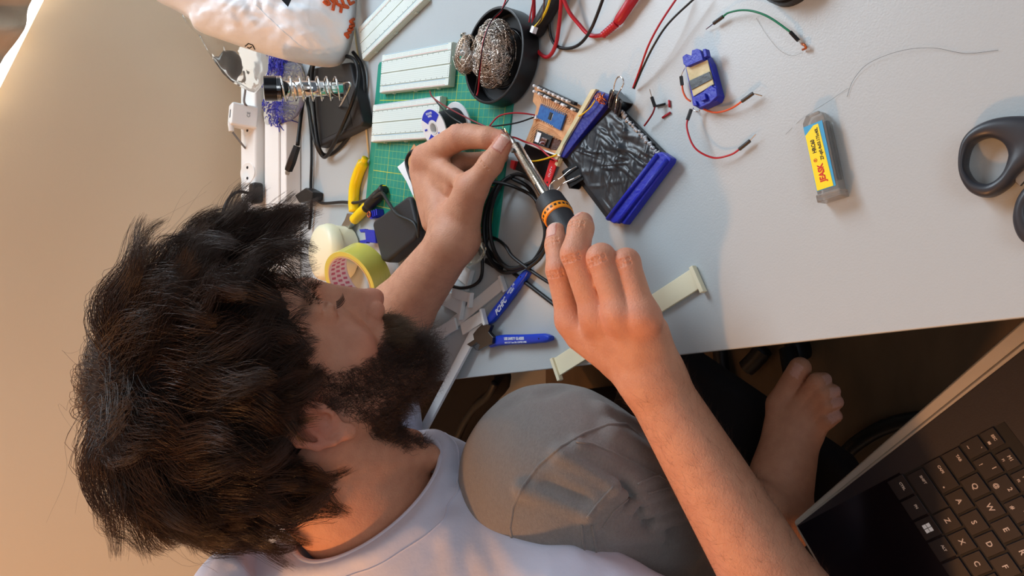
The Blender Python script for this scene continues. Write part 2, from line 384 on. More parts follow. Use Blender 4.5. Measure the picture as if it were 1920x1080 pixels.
# ------------------------------------------------------------------ helpers for flat desk items
def pxprism(polypx, h0, h1, hp=None, mt=None):
    pts = [T(*p, h1 if hp is None else hp) for p in polypx]; return MB().prism([(p.x, p.y) for p in pts], TZ + h0, TZ + h1)
def part_px(par, name, polypx, h0, h1, mt, bevel=0, label=None):
    pts = local(par, [T(*p, h1) for p in polypx]); z0 = local(par, [Vector((0, 0, TZ + h0))])[0].z; z1 = local(par, [Vector((0, 0, TZ + h1))])[0].z
    return obj(name, MB().prism([(p.x, p.y) for p in pts], z0, z1), mt, par, bevel=bevel, label=label)

# ------------------------------------------------------------------ etched circuit board
pm = frame((1003, 160), (1090, 200), .008)
pcb = thing('circuit_board', 'copper circuit board with a blue module and two rows of pins', 'circuit board', pm)
part_px(pcb, 'board', [(1003, 160), (1090, 198), (1083, 222), (1076, 240), (1064, 268), (1050, 292), (1030, 284), (984, 268), (999, 232), (1006, 200), (999, 190)], .006, .0078, M['copper_board'])
bl = part_px(pcb, 'sensor_module', [(1014, 194), (1060, 214), (1050, 244), (1006, 222)], .0082, .0105, M['bluepcb'])
part_px(bl, 'chip', [(1031, 210), (1035, 212), (1031, 225), (1027, 223)], .0107, .0118, M['black'])
part_px(bl, 'white_mark', [(1036, 213), (1037.5, 214), (1033, 227), (1031.5, 226)], .0105, .0107, M['whiteink'])
def dots(par, name, a, b, n, r, h0, h1, mt):
    A = local(par, [T(*a, h1)])[0]; B = local(par, [T(*b, h1)])[0]; mb = MB()
    for i in range(n):
        p = A.lerp(B, i / max(n - 1, 1)); mb.cyl((p.x, p.y, p.z - (h1 - h0)), (p.x, p.y, p.z), r, n=8)
    return obj(name, mb, mt, par, smooth=False)
dots(bl, 'solder_pads', (1015, 196), (1058, 215), 13, .0008, .0105, .0114, M['chrome'])
dots(bl, 'solder_pads', (1008, 222), (1036, 236), 10, .0008, .0105, .0114, M['chrome'])
x1 = part_px(pcb, 'controller_module', [(1006, 243), (1036, 256), (1028, 278), (999, 268)], .0082, .0102, M['black'])
part_px(x1, 'shield_can', [(1016, 257), (1026, 261), (1021, 273), (1011, 269)], .0104, .012, M['chrome'])
part_px(x1, 'white_label', [(1008, 247), (1015, 250), (1009, 268), (1002, 265)], .0104, .0108, M['paper'])
dots(x1, 'solder_pads', (1008, 244), (1001, 265), 7, .0009, .0103, .011, M['chrome']); dots(x1, 'solder_pads', (1024, 251), (1046, 261), 6, .0009, .0083, .0098, M['chrome'])
part_px(pcb, 'varnish_patch', [(1036, 258), (1052, 263), (1046, 282), (1030, 280)], .0079, .0083, M['brown'])
tr_ = MB()
for i in range(14):
    a = L(pm, 1012 + i * 4.6, 180 + i * 2.0, .008); b = L(pm, 1017 + i * 3.1, 193 + i * 1.5, .008)
    tr_.tube([(a.x, a.y, .0001), ((a.x + b.x) / 2 + .001, (a.y + b.y) / 2, .0001), (b.x, b.y, .0001)], .00018, 4)
for i in range(7):
    pts = [L(pm, 1076 - i * 2, 215 - i * 1.5, .008), L(pm, 1072 - i * 1.8, 236 - i * 4, .008), L(pm, 1055 - i * 1, 229 - i * 2, .008)]
    tr_.tube([(p.x, p.y, .0001) for p in pts], .00018, 4)
for i in range(5):
    pts = [L(pm, 1000 - i * 2, 240 + i * 7, .008), L(pm, 1010 - i * .5, 232 + i * 4, .008), L(pm, 1040 + i * 3, 246 + i * 3, .008)]
    tr_.tube([(p.x, p.y, .0001) for p in pts], .00018, 4)
obj('etched_traces', tr_, M['trace'], pcb)
rr = random.Random(3)
for (a, b, idx) in (((1003.5, 161.5), (1072, 193), (0, 1, 2.2, 3.2, 4.1, 5.1, 6.0, 6.9)), ((1003.5, 172), (1080, 208), (0, 1, 2.1, 2.6, 4.2, 5.3, 5.6, 7.1))):
    A = L(pm, *a, .017); B = L(pm, *b, .017); dn = MB(); pn = MB()
    dn.box(((A.x + B.x) / 2, (A.y + B.y) / 2, .0035), ((B - A).length, .0032, .005), rz=math.atan2(B.y - A.y, B.x - A.x))
    for s in idx:
        p = A.lerp(B, s / 7.6); pn.cyl((p.x, p.y, .001), (p.x, p.y, .0098), .0007, n=8).ball((p.x, p.y, .0106), .0017, 6)
    hd = obj('pin_header', dn, M['black'], pcb); obj('pins', pn, M['paper'], hd, smooth=True)
obj('wire_plug', MB().box(tuple(L(pm, 1004, 220, .010)), (.006, .004, .004), rz=.4), M['paper'], pcb)
obj('underside_block', MB().box(tuple(L(pm, 1040, 228, .0025)), (.035, .03, .0045), rz=.2), M['black'], pcb)

# battery and boost board below the etched board
bt = thing('battery_pack', 'flat black battery pack under the wires beside the iron', 'battery', frame((962, 290), (1030, 305), .009))
part_px(bt, 'cell', [(985, 268), (1040, 290), (1024, 345), (965, 318), (975, 290)], .001, .0095, M['blackgloss'], bevel=.0012)
part_px(bt, 'red_tab', [(958, 300), (966, 302), (962, 318), (956, 314)], .001, .008, M['redpcb'])
rb = thing('charger_board', 'narrow red charger board leaning beside the black holder', 'circuit board', frame((1037, 300), (1022, 350), .012))
part_px(rb, 'board', [(1031, 300), (1045, 303), (1028, 350), (1018, 344)], .010, .0116, M['redpcb'])
q0 = L(rb.matrix_world, 1026, 342, .0117); obj('mounting_hole', MB().cyl((q0.x, q0.y, q0.z - .0005), (q0.x, q0.y, q0.z + .0002), .0012, n=14), M['black'], rb)
q0 = L(rb.matrix_world, 1032, 322, .0117)
text('OUT+', .0045, M['whiteink'], rb, Matrix.Translation((q0.x, q0.y, q0.z + .0001)) @ Rz(PI), name='printed_text')
part_px(rb, 'edge_connector', [(1045, 296), (1050, 297), (1044, 312), (1040, 308)], .010, .014, M['masking'])

# ------------------------------------------------------------------ blue holder with the taped pad
hm = frame((1055, 290), (1120, 172), .012)
hold = thing('printed_holder', 'blue printed holder with two rails and a black taped sheet between', 'holder', hm)
part_px(hold, 'backing', [(1120, 180), (1155, 196), (1250, 292), (1143, 414), (1136, 408), (1052, 297), (1046, 290)], .001, .006, M['black'])
# crumpled black sheet
A, B, C_, D_ = [L(hm, *p, .010) for p in ((1128, 192), (1154, 200), (1240, 296), (1140, 405))]
E_ = L(hm, 1056, 292, .010); n1 = np.random.RandomState(4)
cr = [(n1.uniform(0, 1), n1.uniform(0, 1), n1.uniform(-1, 1), n1.uniform(.0004, .0013), n1.uniform(.010, .035), n1.uniform(.08, .35)) for _ in range(90)]
def padfn(u, w):
    p = E_.lerp(A.lerp(B, .9), u).lerp(D_.lerp(C_, u), w); z = .0
    for cx, cy, an, am, wd, ln_ in cr:
        dx, dy = u - cx, w - cy; s = dx * math.cos(an) + dy * math.sin(an); t = -dx * math.sin(an) + dy * math.cos(an)
        z += am * math.exp(-(s / wd) ** 2 - (t / ln_) ** 2 * 2)
    e = min(u, 1 - u, w, 1 - w); z *= min(1, e * 8); return (p.x, p.y, p.z - .003 + z * 1.25)
o = obj('taped_sheet', MB().grid(padfn, 150, 170), M['pad'], hold, smooth=True); s = o.modifiers.new('t', 'SOLIDIFY'); s.thickness = .0012; s.offset = -1
sv = MB(); 
for i in range(46):
    f = i / 45; p = B.lerp(C_, f * .98); sv.ball((p.x + n1.uniform(-.001, .001), p.y + n1.uniform(-.0012, .0012), p.z - .001), (n1.uniform(.001, .003), n1.uniform(.001, .0022), .0012), 5)
obj('folded_edge', sv, M['padedge'], hold, smooth=True, label='silvery crumpled edge of the tape')
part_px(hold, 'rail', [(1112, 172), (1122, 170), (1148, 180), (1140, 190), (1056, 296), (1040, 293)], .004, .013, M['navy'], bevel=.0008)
part_px(hold, 'rail_lip', [(1108, 168), (1117, 167), (1056, 272), (1044, 300), (1036, 296)], .010, .0155, M['masking'], label='pale taped edge')
r2 = part_px(hold, 'rail', [(1228, 288), (1240, 284), (1258, 296), (1256, 304), (1170, 421), (1158, 416), (1150, 419), (1135, 410)], .004, .013, M['blue'], bevel=.0012)
a, b = local(hold, [T(1233, 290, .0135), T(1139, 411, .0135)]); obj('rail_rib', MB().tube([a, b], .0022, 8), M['blue'], r2, smooth=True)
a, b = local(hold, [T(1251, 299, .0135), T(1160, 417, .0135)]); obj('rail_rib', MB().tube([a, b], .0022, 8), M['blue'], r2, smooth=True)
ct = MB(); rc = random.Random(8)
for i in range(16):
    p0 = T(1128 + rc.uniform(-7, 6), 178 + rc.uniform(-5, 5), .017); p1 = T(1132 + rc.uniform(-10, 8), 188 + rc.uniform(-8, 8), .016)
    a, b, c = local(hold, [p0, p0.lerp(p1, .5) + Vector((rc.uniform(-.004, .004), rc.uniform(-.004, .004), .003)), p1]); ct.tube(spline([a, b, c], 5), .0005, 5)
obj('copper_strands', ct, M['copper'], hold, smooth=True)
pwire(hold, 'yellow_wire', [T(1116, 188, .017), T(1108, 200, .017), T(1095, 212, .017), T(1085, 218, .0165)], .0007, M['yellow_wire'])

def binder_clip(label, cpx, dirpx, h, open_=1):
    m_ = frame(cpx, dirpx, h); t = thing('binder_clip', label, 'binder clip', m_, 'binder clips on the holder')
    # body: a sprung steel channel; jaws grip the pad, the spine faces outwards (+x)
    prof = [(-.008, .0030), (.006, .0095), (.0085, .0095), (.0085, -.0045), (.006, -.0050), (-.008, .0008), (-.0075, .0012), (.0058, -.004), (.0074, -.0036), (.0074, .0086), (.0058, .0087), (-.0078, .0024)]
    mb = MB(); w = .0105; n_ = len(prof); v = [(x, -w, z) for x, z in prof] + [(x, w, z) for x, z in prof]
    mb.add(v, [tuple(range(n_)), tuple(range(2 * n_ - 1, n_ - 1, -1))] + [(i, (i + 1) % n_, n_ + (i + 1) % n_, n_ + i) for i in range(n_)])
    obj('clip_body', mb, M['blackgloss'], t)
    lp = spline([(-.008, -.0055, .0045), (.000, -.0052, .009), (.010, -.0036, .013), (.017, -.0052, .015), (.0235, -.005, .016), (.0262, 0, .0165), (.0235, .005, .016), (.017, .0052, .015), (.010, .0036, .013), (.000, .0052, .009), (-.008, .0055, .0045)], 6)
    obj('wire_handle', MB().tube(lp, .0007, 8), M['chrome'], t, smooth=True)
    return t
binder_clip('black binder clip on the upper rail beside the red wires', (1161, 196), (1178, 168), .008)
binder_clip('black binder clip on the near side edge, its loop over the desk', (1082, 330), (1060, 352), .006)

# ------------------------------------------------------------------ small taped sensor module
sm = frame((1290, 112), (1325, 195), .010); sens = thing('sensor_module', 'small blue printed case wrapped in masking tape and black tape', 'sensor module', sm)
part_px(sens, 'case', [(1283, 118), (1321, 100), (1332, 118), (1348, 178), (1344, 190), (1312, 205), (1298, 196), (1296, 180)], .001, .010, M['blue'], bevel=.0010)
part_px(sens, 'masking_tape', [(1286, 126), (1326, 112), (1338, 158), (1300, 181)], .0101, .0114, M['masking'], bevel=.0004)
part_px(sens, 'black_tape', [(1291, 152), (1330, 134), (1336, 148), (1296, 169)], .0115, .0122, M['pad'], bevel=.0003)
def claw(name, pts, h0, h1): part_px(sens, name, pts, h0, h1, M['blue'], bevel=.0006)
claw('end_block', [(1279, 106), (1286, 101), (1296, 104), (1297, 94), (1306, 91), (1313, 94), (1316, 104), (1318, 112), (1288, 125), (1281, 120)], .0102, .0155)
claw('end_block', [(1297, 184), (1318, 172), (1332, 160), (1343, 166), (1345, 180), (1330, 194), (1312, 202), (1299, 198)], .0102, .0135)
claw('clasp', [(1317, 92), (1323, 91), (1326, 105), (1320, 108)], .0102, .016)
claw('clasp', [(1311, 179), (1321, 174), (1324, 186), (1314, 190)], .0136, .0165); claw('clasp', [(1299, 190), (1304, 188), (1307, 197), (1302, 199)], .0136, .016)
pwire(sens, 'looped_lead', [T(1299, 202, .004), T(1303, 208, .004), T(1310, 209, .005), T(1314, 203, .006)], .0006, M['chrome'])
part_px(sens, 'wood_splint', [(1334, 150), (1338, 148), (1344, 160), (1341, 163)], .004, .007, M['wood'])

# ------------------------------------------------------------------ jumper leads
def jumper(label, pts, mt, ends, group='jumper leads round the sensor module', r=.00085):
    c = pts[len(pts) // 2]; t = thing('jumper_wire', label, 'jumper wire', c, group)
    pwire(t, 'insulation', pts, r, mt)
    for s0, s1, pin in ends:
        a, b = local(t, [s0, s1]); obj('pin_housing', MB().tube([a, b], .0016, 6), M['black'], t)
        if pin is not None: a2, = local(t, [pin]); obj('pin', MB().tube([b, a2], .0004, 5), M['chrome'], t)
    return t
jumper('short green jumper wire curving over the bare desk', [T(1356, 31, .006), T(1366, 24, .008), T(1390, 19, .009), T(1416, 22, .009), T(1445, 34, .008), T(1482, 60, .006)], M['green_wire'],
       [(T(1356, 31, .006), T(1338, 44, .005), T(1324, 55, .003)), (T(1482, 60, .006), T(1497, 76, .004), T(1505, 86, .002))])
jumper('orange jumper wire with a bare pin, leaving the sensor module', [T(1316, 203, .007), T(1335, 210, .006), T(1355, 209, .006), T(1375, 201, .007), T(1391, 190, .008)], M['orange_wire'], [(T(1391, 190, .008), T(1412, 175, .008), T(1429, 180, .006))])
jumper('red jumper wire curling below the sensor module', [T(1289, 225, .012), T(1288, 240, .014), T(1297, 268, .014), T(1312, 285, .012), T(1340, 296, .008), T(1370, 290, .006), T(1386, 280, .005)], M['red'],
       [(T(1289, 225, .012), T(1296, 205, .010), None), (T(1386, 280, .005), T(1406, 264, .005), T(1417, 252, .006))])
jumper('short orange-red jumper on the far side of the sensor module', [T(1279, 160, .006), T(1281, 172, .006), T(1287, 184, .005), T(1295, 190, .004)], M['orange_wire'], [(T(1279, 160, .006), T(1277, 143, .007), T(1284, 127, .009))])
jumper('short dark red jumper lead poking from the holder', [T(1208, 236, .006), T(1216, 225, .008), T(1224, 212, .009), T(1228, 200, .009)], M['darkred'], [(T(1228, 200, .009), T(1222, 182, .010), T(1218, 167, .012))])
solo('cable_scrap', 'tiny black scrap of cable beside the short red lead', 'scrap', MB().tube([T(1229, 199, .002), T(1247, 195, .002)], .0012, 6), M['black'], smooth=True)
solo('insulation_scrap', 'red scrap of wire insulation standing upright in the photo', 'scrap', MB().tube([T(1254.5, 188, .0012), T(1255.5, 201, .0012)], .0011, 6), M['red'], group='red insulation scraps', smooth=True)
solo('insulation_scrap', 'red scrap of wire insulation lying aslant, nearer the holder', 'scrap', MB().tube([T(1257, 211, .0012), T(1242, 221, .0012)], .0011, 6), M['red'], group='red insulation scraps', smooth=True)
solo('ferrule_scrap', 'tiny twisted metal scrap at the end of the green jumper', 'scrap', MB().tube(spline([T(1503, 82, .002), T(1508, 84, .005), T(1511, 90, .004), T(1505, 93, .002)], 6), .001, 6), M['copper'], smooth=True)
# long thin leads running off to the top
wire('hookup_lead', 'thin red lead arching from the binder clip out of view', 'wire', [T(1187, 165, .004), T(1200, 130, .012), T(1216, 85, .018), T(1240, 40, .018), T(1275, -12, .012)], .0010, M['red'], 'pair of thin leads')
wire('hookup_lead', 'thin black lead arching from the binder clip out of view', 'wire', [T(1189, 166, .004), T(1204, 130, .012), T(1226, 85, .018), T(1255, 42, .018), T(1310, -10, .012)], .0010, M['black'], 'pair of thin leads')
# ------------------------------------------------------------------ long red and black test leads at the far end
wire('test_lead', 'thick red test lead looping below the black cylinder', 'cable', [T(1000, -30, .02), T(1001, 20, .014), T(1000, 60, .008), T(1006, 92, .004), T(1026, 107, .004), T(1042, 84, .006), T(1050, 30, .012), T(1054, -30, .02)], .0021, M['red'], 'test leads')
pr = thing('test_probe', 'red test probe with a ribbed strain relief and its lead', 'test probe', T(1150, 45, .004), 'test probes')
pwire(pr, 'lead', [T(1050, -20, .02), T(1066, 20, .014), T(1085, 45, .008), T(1106, 66, .0045), T(1130, 66, .0045)], .0021, M['red'])
a, b, c, d = local(pr, [T(1130, 66, .0052), T(1156, 44, .007), T(1157, 43, .007), T(1200, -22, .008)])
obj('strain_relief', MB().tube([a.lerp(b, i / 20) for i in range(21)], [.0030 + .0004 * (i / 20) + (.0007 if i % 3 == 1 else 0) for i in range(21)], 14), M['red'], pr, smooth=True)
obj('grip', MB().tube([c, c.lerp(d, .1), d], [.0040, .0050, .0054], 18), M['red'], pr, smooth=True)
wire('test_lead', 'thick black test lead looping beside the red probe', 'cable', [T(1040, -30, .02), T(1032, 10, .012), T(1030, 50, .005), T(1038, 80, .003), T(1058, 91, .003), T(1085, 84, .006), T(1108, 55, .012), T(1132, -6, .016), T(1140, -30, .018)], .0017, M['black'], 'test leads')
cy = thing('black_cylinder', 'black rubber cylinder at the far end under the yellow wires', 'cylinder', T(1020, 40, .0))
a, b = local(cy, [T(1004, 62, .009), T(1062, -40, .012)]); obj('sleeve', MB().tube([a, a.lerp(b, .05), b], [.0075, .0086, .0088], 20), M['rubber'], cy, smooth=True)
jp = thing('yellow_wire_plug', 'white plug on twisted yellow and brown wires', 'plug', T(1001, 56, .018))
a, b = local(jp, [T(1003, 50, .021), T(999, 62, .021)]); obj('housing', MB().tube([a, b], .0036, 4), M['paper'], jp)
pwire(jp, 'yellow_wire', [T(1003, 50, .021), T(1014, 38, .023), T(1026, 15, .026), T(1036, -20, .03)], .0013, M['yellow_wire'])
pwire(jp, 'brown_wire', [T(1005, 50, .0225), T(1016, 33, .0245), T(1020, 10, .027), T(1020, -20, .03)], .0008, M['brown'])
wire('hookup_wire', 'thin pink-red wire crossing the top edge beside the dish', 'wire', [T(992, 42, .022), T(996, 20, .024), T(1004, -20, .03)], .0008, M['red'])
co = thing('camera_lens_barrel', 'ribbed black barrel poking in at the top edge of the desk', 'barrel', T(1487, -4, 0))
a, b = local(co, [T(1478, -22, .024), T(1496, -22, .024)]); obj('barrel', MB().tube([T_ for T_ in local(co, [T(1487, -46, 0), T(1487, -46, 0) + Vector((0, 0, .010)), T(1487, -46, 0) + Vector((0, 0, .0101)), T(1487, -46, 0) + Vector((0, 0, .022))])], [.024, .024, .0225, .0225], 40), M['black'], co)

# ------------------------------------------------------------------ drill-bit box
bm_ = frame((1560, 366), (1526, 206), .012); bm_.translation.z = TZ + .0006
bx_ = thing('drill_bit_case', 'clear plastic case with a yellow and blue label', 'case', bm_)
p0 = L(bm_, 1560, 360, .0); 
Lb_, Wb_, Hb_ = .0665, .0175, .0125
ofs = Matrix.Translation((0.001, -.006, 0))
obj('case_body', MB().prism([(.001, -.0065), (.060, -.0065), (.0655, -.003), (.0655, .007), (.060, .011), (.001, .011)], 0, Hb_ - .001), M['smoke'], bx_, bevel=.0010)
obj('lid_flange', MB().box((.0005, .0022, Hb_ / 2), (.006, .0188, Hb_ + .001)), M['smoke'], bx_, bevel=.0008)
obj('drill_bits', MB().box((.034, -.002, .0045), (.046, .0055, .0055)), M['darkmetal'], bx_, bevel=.001)
z = Hb_ - .0008
obj('label_backing', MB().box((.0315, .0030, z), (.051, .0150, .0003)), M['cyan'], bx_)
obj('yellow_label', MB().prism([(.0065, .0100), (.0065, -.0028), (.0555, -.0012), (.0555, .0025), (.0500, .0102)], z + .0002, z + .0004), M['yellow'], bx_)
zt = z + .0005
text('JEASK', .0062, M['redink'], bx_, Matrix.Translation((.0185, .0036, zt)) @ Rz(0), bold=.00022, name='brand_print', sx=.86)
text('®', .0038, M['redink'], bx_, Matrix.Translation((.0292, .0062, zt)), name='registered_mark')
text('ZF-φ0.4x03.175x40L', .0034, M['ink'], bx_, Matrix.Translation((.0405, .0010, zt)), name='size_print', bold=.00006, sx=.86)
text('HRC60', .0042, M['ink'], bx_, Matrix.Translation((.0400, .0056, zt)), name='hardness_print', bold=.00010, sx=.82)

# ------------------------------------------------------------------ scissors at the near edge
sc_m = frame((1850, 300), (1960, 240), .010); sc_m.translation.z = TZ + .0005
sci = thing('scissors', 'large scissors with charcoal plastic loops at the near end', 'scissors', sc_m)
def loop(outer, hole, name, h0, h1):
    oo = spline([Vector((*T(*p, h1).xy, 0)) for p in outer], 6, True); hh = spline([Vector((*T(*p, h1).xy, 0)) for p in hole], 6, True)
    def res(P, n):
        ln_ = [0]
        for i in range(len(P)): ln_.append(ln_[-1] + (P[(i + 1) % len(P)] - P[i]).length)
        out = []
        for k in range(n):
            s_ = ln_[-1] * k / n; j = max(i for i in range(len(P)) if ln_[i] <= s_ + 1e-12); f_ = (s_ - ln_[j]) / max(ln_[j + 1] - ln_[j], 1e-9); out.append(P[j].lerp(P[(j + 1) % len(P)], f_))
        return out
    N = 72; c_ = sum(hh, Vector()) / len(hh)
    def ang(P):   # resample by angle round the hole centre
        P = res(P, 400); an = [math.atan2((p - c_).y, (p - c_).x) for p in P]; out = []
        for k in range(N):
            t_ = -PI + 2 * PI * k / N; j = min(range(400), key=lambda q: abs((an[q] - t_ + PI) % (2 * PI) - PI)); out.append(P[j])
        return out
    O_, H_ = ang(oo), ang(hh); mb = MB(); v = []; R_ = 12
    for k in range(N):
        a, b = O_[k], H_[k]
        for r_ in range(R_):
            t_ = 2 * PI * r_ / R_; e = lambda q: math.copysign(abs(q) ** .7, q)
            p = a.lerp(b, .5 - .5 * e(math.cos(t_))); v.append((p.x, p.y, TZ + (h0 + h1) / 2 + (h1 - h0) / 2 * e(math.sin(t_))))
    f = [(k * R_ + r_, ((k + 1) % N) * R_ + r_, ((k + 1) % N) * R_ + (r_ + 1) % R_, k * R_ + (r_ + 1) % R_) for k in range(N) for r_ in range(R_)]
    mi = sci.matrix_world.inverted(); mb.add(v, f, mi); return obj(name, mb, M['scissor'], sci, smooth=True)
loop([(1793, 300), (1800, 262), (1825, 235), (1868, 218), (1925, 215), (1990, 230), (1975, 270), (1935, 300), (1905, 325), (1884, 350), (1850, 369), (1818, 362), (1798, 335)],
     [(1806, 300), (1818, 268), (1848, 256), (1874, 266), (1884, 292), (1876, 322), (1852, 342), (1824, 338), (1809, 320)], 'handle', .001, .015)
loop([(1900, 380), (1918, 350), (1950, 330), (2010, 320), (2040, 370), (2010, 430), (1960, 460), (1915, 455), (1896, 420)],
     [(1925, 385), (1950, 362), (1990, 360), (2005, 385), (1980, 420), (1945, 428), (1926, 410)], 'handle', .001, .013)
obj('blades', MB().prism([(p.x, p.y) for p in [L(sc_m, *q, .006) for q in ((1900, 240), (1990, 180), (2140, 110), (2050, 230), (1960, 300), (1915, 350), (1906, 342))]], .005, .0085), M['metal'], sci, bevel=.0005)

# ------------------------------------------------------------------ flush cutters
fc = thing('flush_cutters', 'open flush cutters with two bright blue grips', 'cutters', frame((905, 632), (990, 512), .006))
fm = fc.matrix_world
def grip(par, name, P, W_, h, label=None):      # P pixels along the grip, W_ half widths in metres
    pts = spline(local(par, [T(*p, h) for p in P]), 6); n_ = len(pts); mb = MB(); v = []; K = 14
    for i, p in enumerate(pts):
        t = (pts[min(i + 1, n_ - 1)] - pts[max(i - 1, 0)]).normalized(); s_ = Vector((-t.y, t.x, 0)); f_ = i / (n_ - 1) * (len(W_) - 1); j = min(int(f_), len(W_) - 2); w = W_[j] + (W_[j + 1] - W_[j]) * (f_ - j)
        for k in range(K):
            a = 2 * PI * k / K; e = lambda q: math.copysign(abs(q) ** .6, q); v.append(p + s_ * w * e(math.cos(a)) + Vector((0, 0, 1)) * .0042 * e(math.sin(a)))
    f = [(i * K + k, i * K + (k + 1) % K, (i + 1) * K + (k + 1) % K, (i + 1) * K + k) for i in range(n_ - 1) for k in range(K)] + [tuple(range(K - 1, -1, -1)), tuple((n_ - 1) * K + k for k in range(K))]
    mb.add(v, f); return obj(name, mb, M['bluegrip'], par, smooth=True, label=label)
g1_ = grip(fc, 'grip', [(917, 604), (926, 592), (945, 568), (965, 542), (985, 516), (993, 508)], [.0030, .0060, .0062, .0058, .0052, .0046, .0022], .0058)
g2_ = grip(fc, 'grip', [(922, 648), (930, 640), (955, 637), (990, 636), (1020, 634), (1034, 634)], [.0030, .0058, .0062, .0056, .0054, .0050, .0024], .0058)
obj('jaws', MB().prism([(p.x, p.y) for p in [L(fm, *q, .006) for q in ((915, 606), (930, 610), (925, 622), (934, 632), (932, 644), (918, 650), (905, 657), (909, 646), (903, 641), (892, 650), (884, 645), (898, 636), (896, 626), (904, 616))]], .0022, .0075), M['darkmetal'], fc, bevel=.0005)
q0 = L(fm, 905.5, 634, .0062); obj('rivet', MB().cyl((q0.x, q0.y, .0005), (q0.x, q0.y, .0024), .0026, n=20), M['metal'], fc, bevel=.0003)
def along(par, a, b, h):
    A, B = local(par, [T(*a, h), T(*b, h)]); X = (B - A); X.z = 0; X.normalize(); m_ = Matrix((X, Vector((0, 0, 1)).cross(X), (0, 0, 1))).transposed().to_4x4(); m_.translation = A.lerp(B, .5); return m_
text('PCHFC', .0088, M['whiteink'], g1_, along(fc, (930, 588), (948, 561), .0102), name='brand_print', bold=.00025, shear=.25, sx=.9)
text('MODEL 170\nPLIERS', .0032, M['whiteink'], g1_, along(fc, (950, 556), (968, 530), .0102), name='model_print', bold=.00006)
text('USE SAFETY GLASSES', .0043, M['whiteink'], g2_, along(fc, (938, 635.5), (990, 634.5), .0102), name='warning_print', bold=.00016, sx=.86)
text('MAX CUT 1mm DIA. COPPER WIRE', .0027, M['whiteink'], g2_, along(fc, (940, 643), (994, 641), .0100), name='limit_print', bold=.00005, sx=.9)
for g, q in ((g1_, (976, 519)), (g2_, (1010, 635))):
    p, = local(fc, [T(*q, .0101)]); obj('hole', MB().cyl((p.x, p.y, p.z - .001), (p.x, p.y, p.z + .0001), .0009, n=12), M['black'], g)
solo('staple_wire', 'tiny cut-off bent wire beside the cutter jaws', 'wire', MB().tube([T(903, 657, .001), T(893, 656, .001), T(888, 650, .001)], .0004, 5), M['metal'])

# ------------------------------------------------------------------ white printed bars with T ends
def bar(label, a, b, w, h=.001, th=.003, hook=1, mt=None, end0=1, end1=1, hb=None):
    A, B = T(*a, h), T(*b, h if hb is None else hb); X = (B - A); ln_ = X.length; m_ = basis(A, X, Vector((0, 0, 1)).cross(X)); t = thing('printed_bar', label, 'printed bar', m_, 'white printed bars')
    obj('bar', MB().box((ln_ / 2, 0, th / 2), (ln_ - .001, w, th)), mt or M['ivory'], t, bevel=.0005)
    for e, x in ((end0, .002), (end1, ln_ - .002)):
        if e: obj('end_lip', MB().box((x, -.002 * hook, th / 2 + .0014), (.0042, w + .006, th + .0030)), mt or M['ivory'], t, bevel=.0006)
    return t
bar('ivory printed bar overhanging the desk edge under the right hand', (1044, 690), (1314, 518), .0195, h=.0008, th=.0032)
bar('long white printed bar jutting past the desk edge under the beard', (908, 594), (796, 806), .0130, h=.006, th=.004, hook=-1, mt=M['white'], hb=.010)
bar('white printed bar running up to the blue grip of the cutters', (812, 640), (948, 528), .0150, h=.0008, mt=M['white'], th=.003, end0=0)
bar('white printed bar lying in the shade nearest the forearm', (838, 488), (886, 524), .0210, h=.0008, mt=M['white'])
bar('short white printed bar pointing at the forearm', (826, 553), (872, 578), .0200, h=.0048, mt=M['white'], end0=0)
bar('white printed bar crossing above the cutter jaws', (868, 618), (912, 590), .0140, h=.0105, mt=M['white'], end0=0)
bar('white printed bar partly hidden by the long one near the edge', (812, 632), (858, 606), .0150, h=.0048, mt=M['white'], end1=0)
bar('white printed bar half under the clear bag', (850, 548), (888, 560), .0120, h=.0088, mt=M['white'], end0=0)

# ------------------------------------------------------------------ solder spool
pa = T(859, 227, .012); pb = T(814, 240, .047); ax = pb - pa
spm = basis(pa, ax.orthogonal(), ax.cross(ax.orthogonal())); hgt = ax.length
sp = thing('solder_spool', 'small solder spool with a blue and white label', 'spool', spm)
R_ = .0232
obj('flange', MB().lathe([(.0075, -.001), (R_, -.001), (R_, .0008), (.0075, .0008)], 48, close=True), M['paper'], sp, bevel=.0002)
obj('solder', MB().lathe([(.0076, .0012)] + [(.0165 + .0003 * (i % 2), .0012 + (hgt - .0022) * i / 40) for i in range(41)] + [(.0076, hgt - .001)], 40, close=True), M['matte'], sp)
tf = obj('label_flange', MB().lathe([(.0075, hgt - .0006), (R_, hgt - .0006), (R_, hgt + .0010), (.0075, hgt + .0010)], 48, close=True), M['paper'], sp, bevel=.0002)
obj('hub_tube', MB().lathe([(.0060, -.0012), (.0074, -.0012), (.0074, hgt + .0014), (.0060, hgt + .0014)], 32, close=True), M['white'], sp)
# which way does the photo's up lie on the flange?
upv = (spm.inverted().to_3x3() @ (T(814, 220, .047) - T(814, 240, .047))); a0 = math.atan2(upv.y, upv.x)
for s_ in (0, PI):
    mb = MB(); r0, r1, z = .0098, .0220, hgt + .0012; seg = 20; v = []; 
    for i in range(seg + 1):
        a = a0 + s_ + (i / seg - .5) * 1.9; v += [(r0 * math.cos(a), r0 * math.sin(a), z), (r1 * math.cos(a), r1 * math.sin(a), z)]
    mb.add(v, [(2 * i, 2 * i + 1, 2 * i + 3, 2 * i + 2) for i in range(seg)]); obj('blue_print', mb, M['label_blue'], tf)
tm = Matrix.Translation((0, 0, hgt + .00135)) @ Rz(a0 - PI / 2)
text('SOLDER\nWIRE', .0034, M['whiteink'], tf, tm @ Tr(0, .0160), name='spool_print', bold=.0001)
text('60/40', .0032, M['label_blue'], tf, tm @ Tr(-.0155, 0) , name='spool_print', bold=.0001, sx=.7)

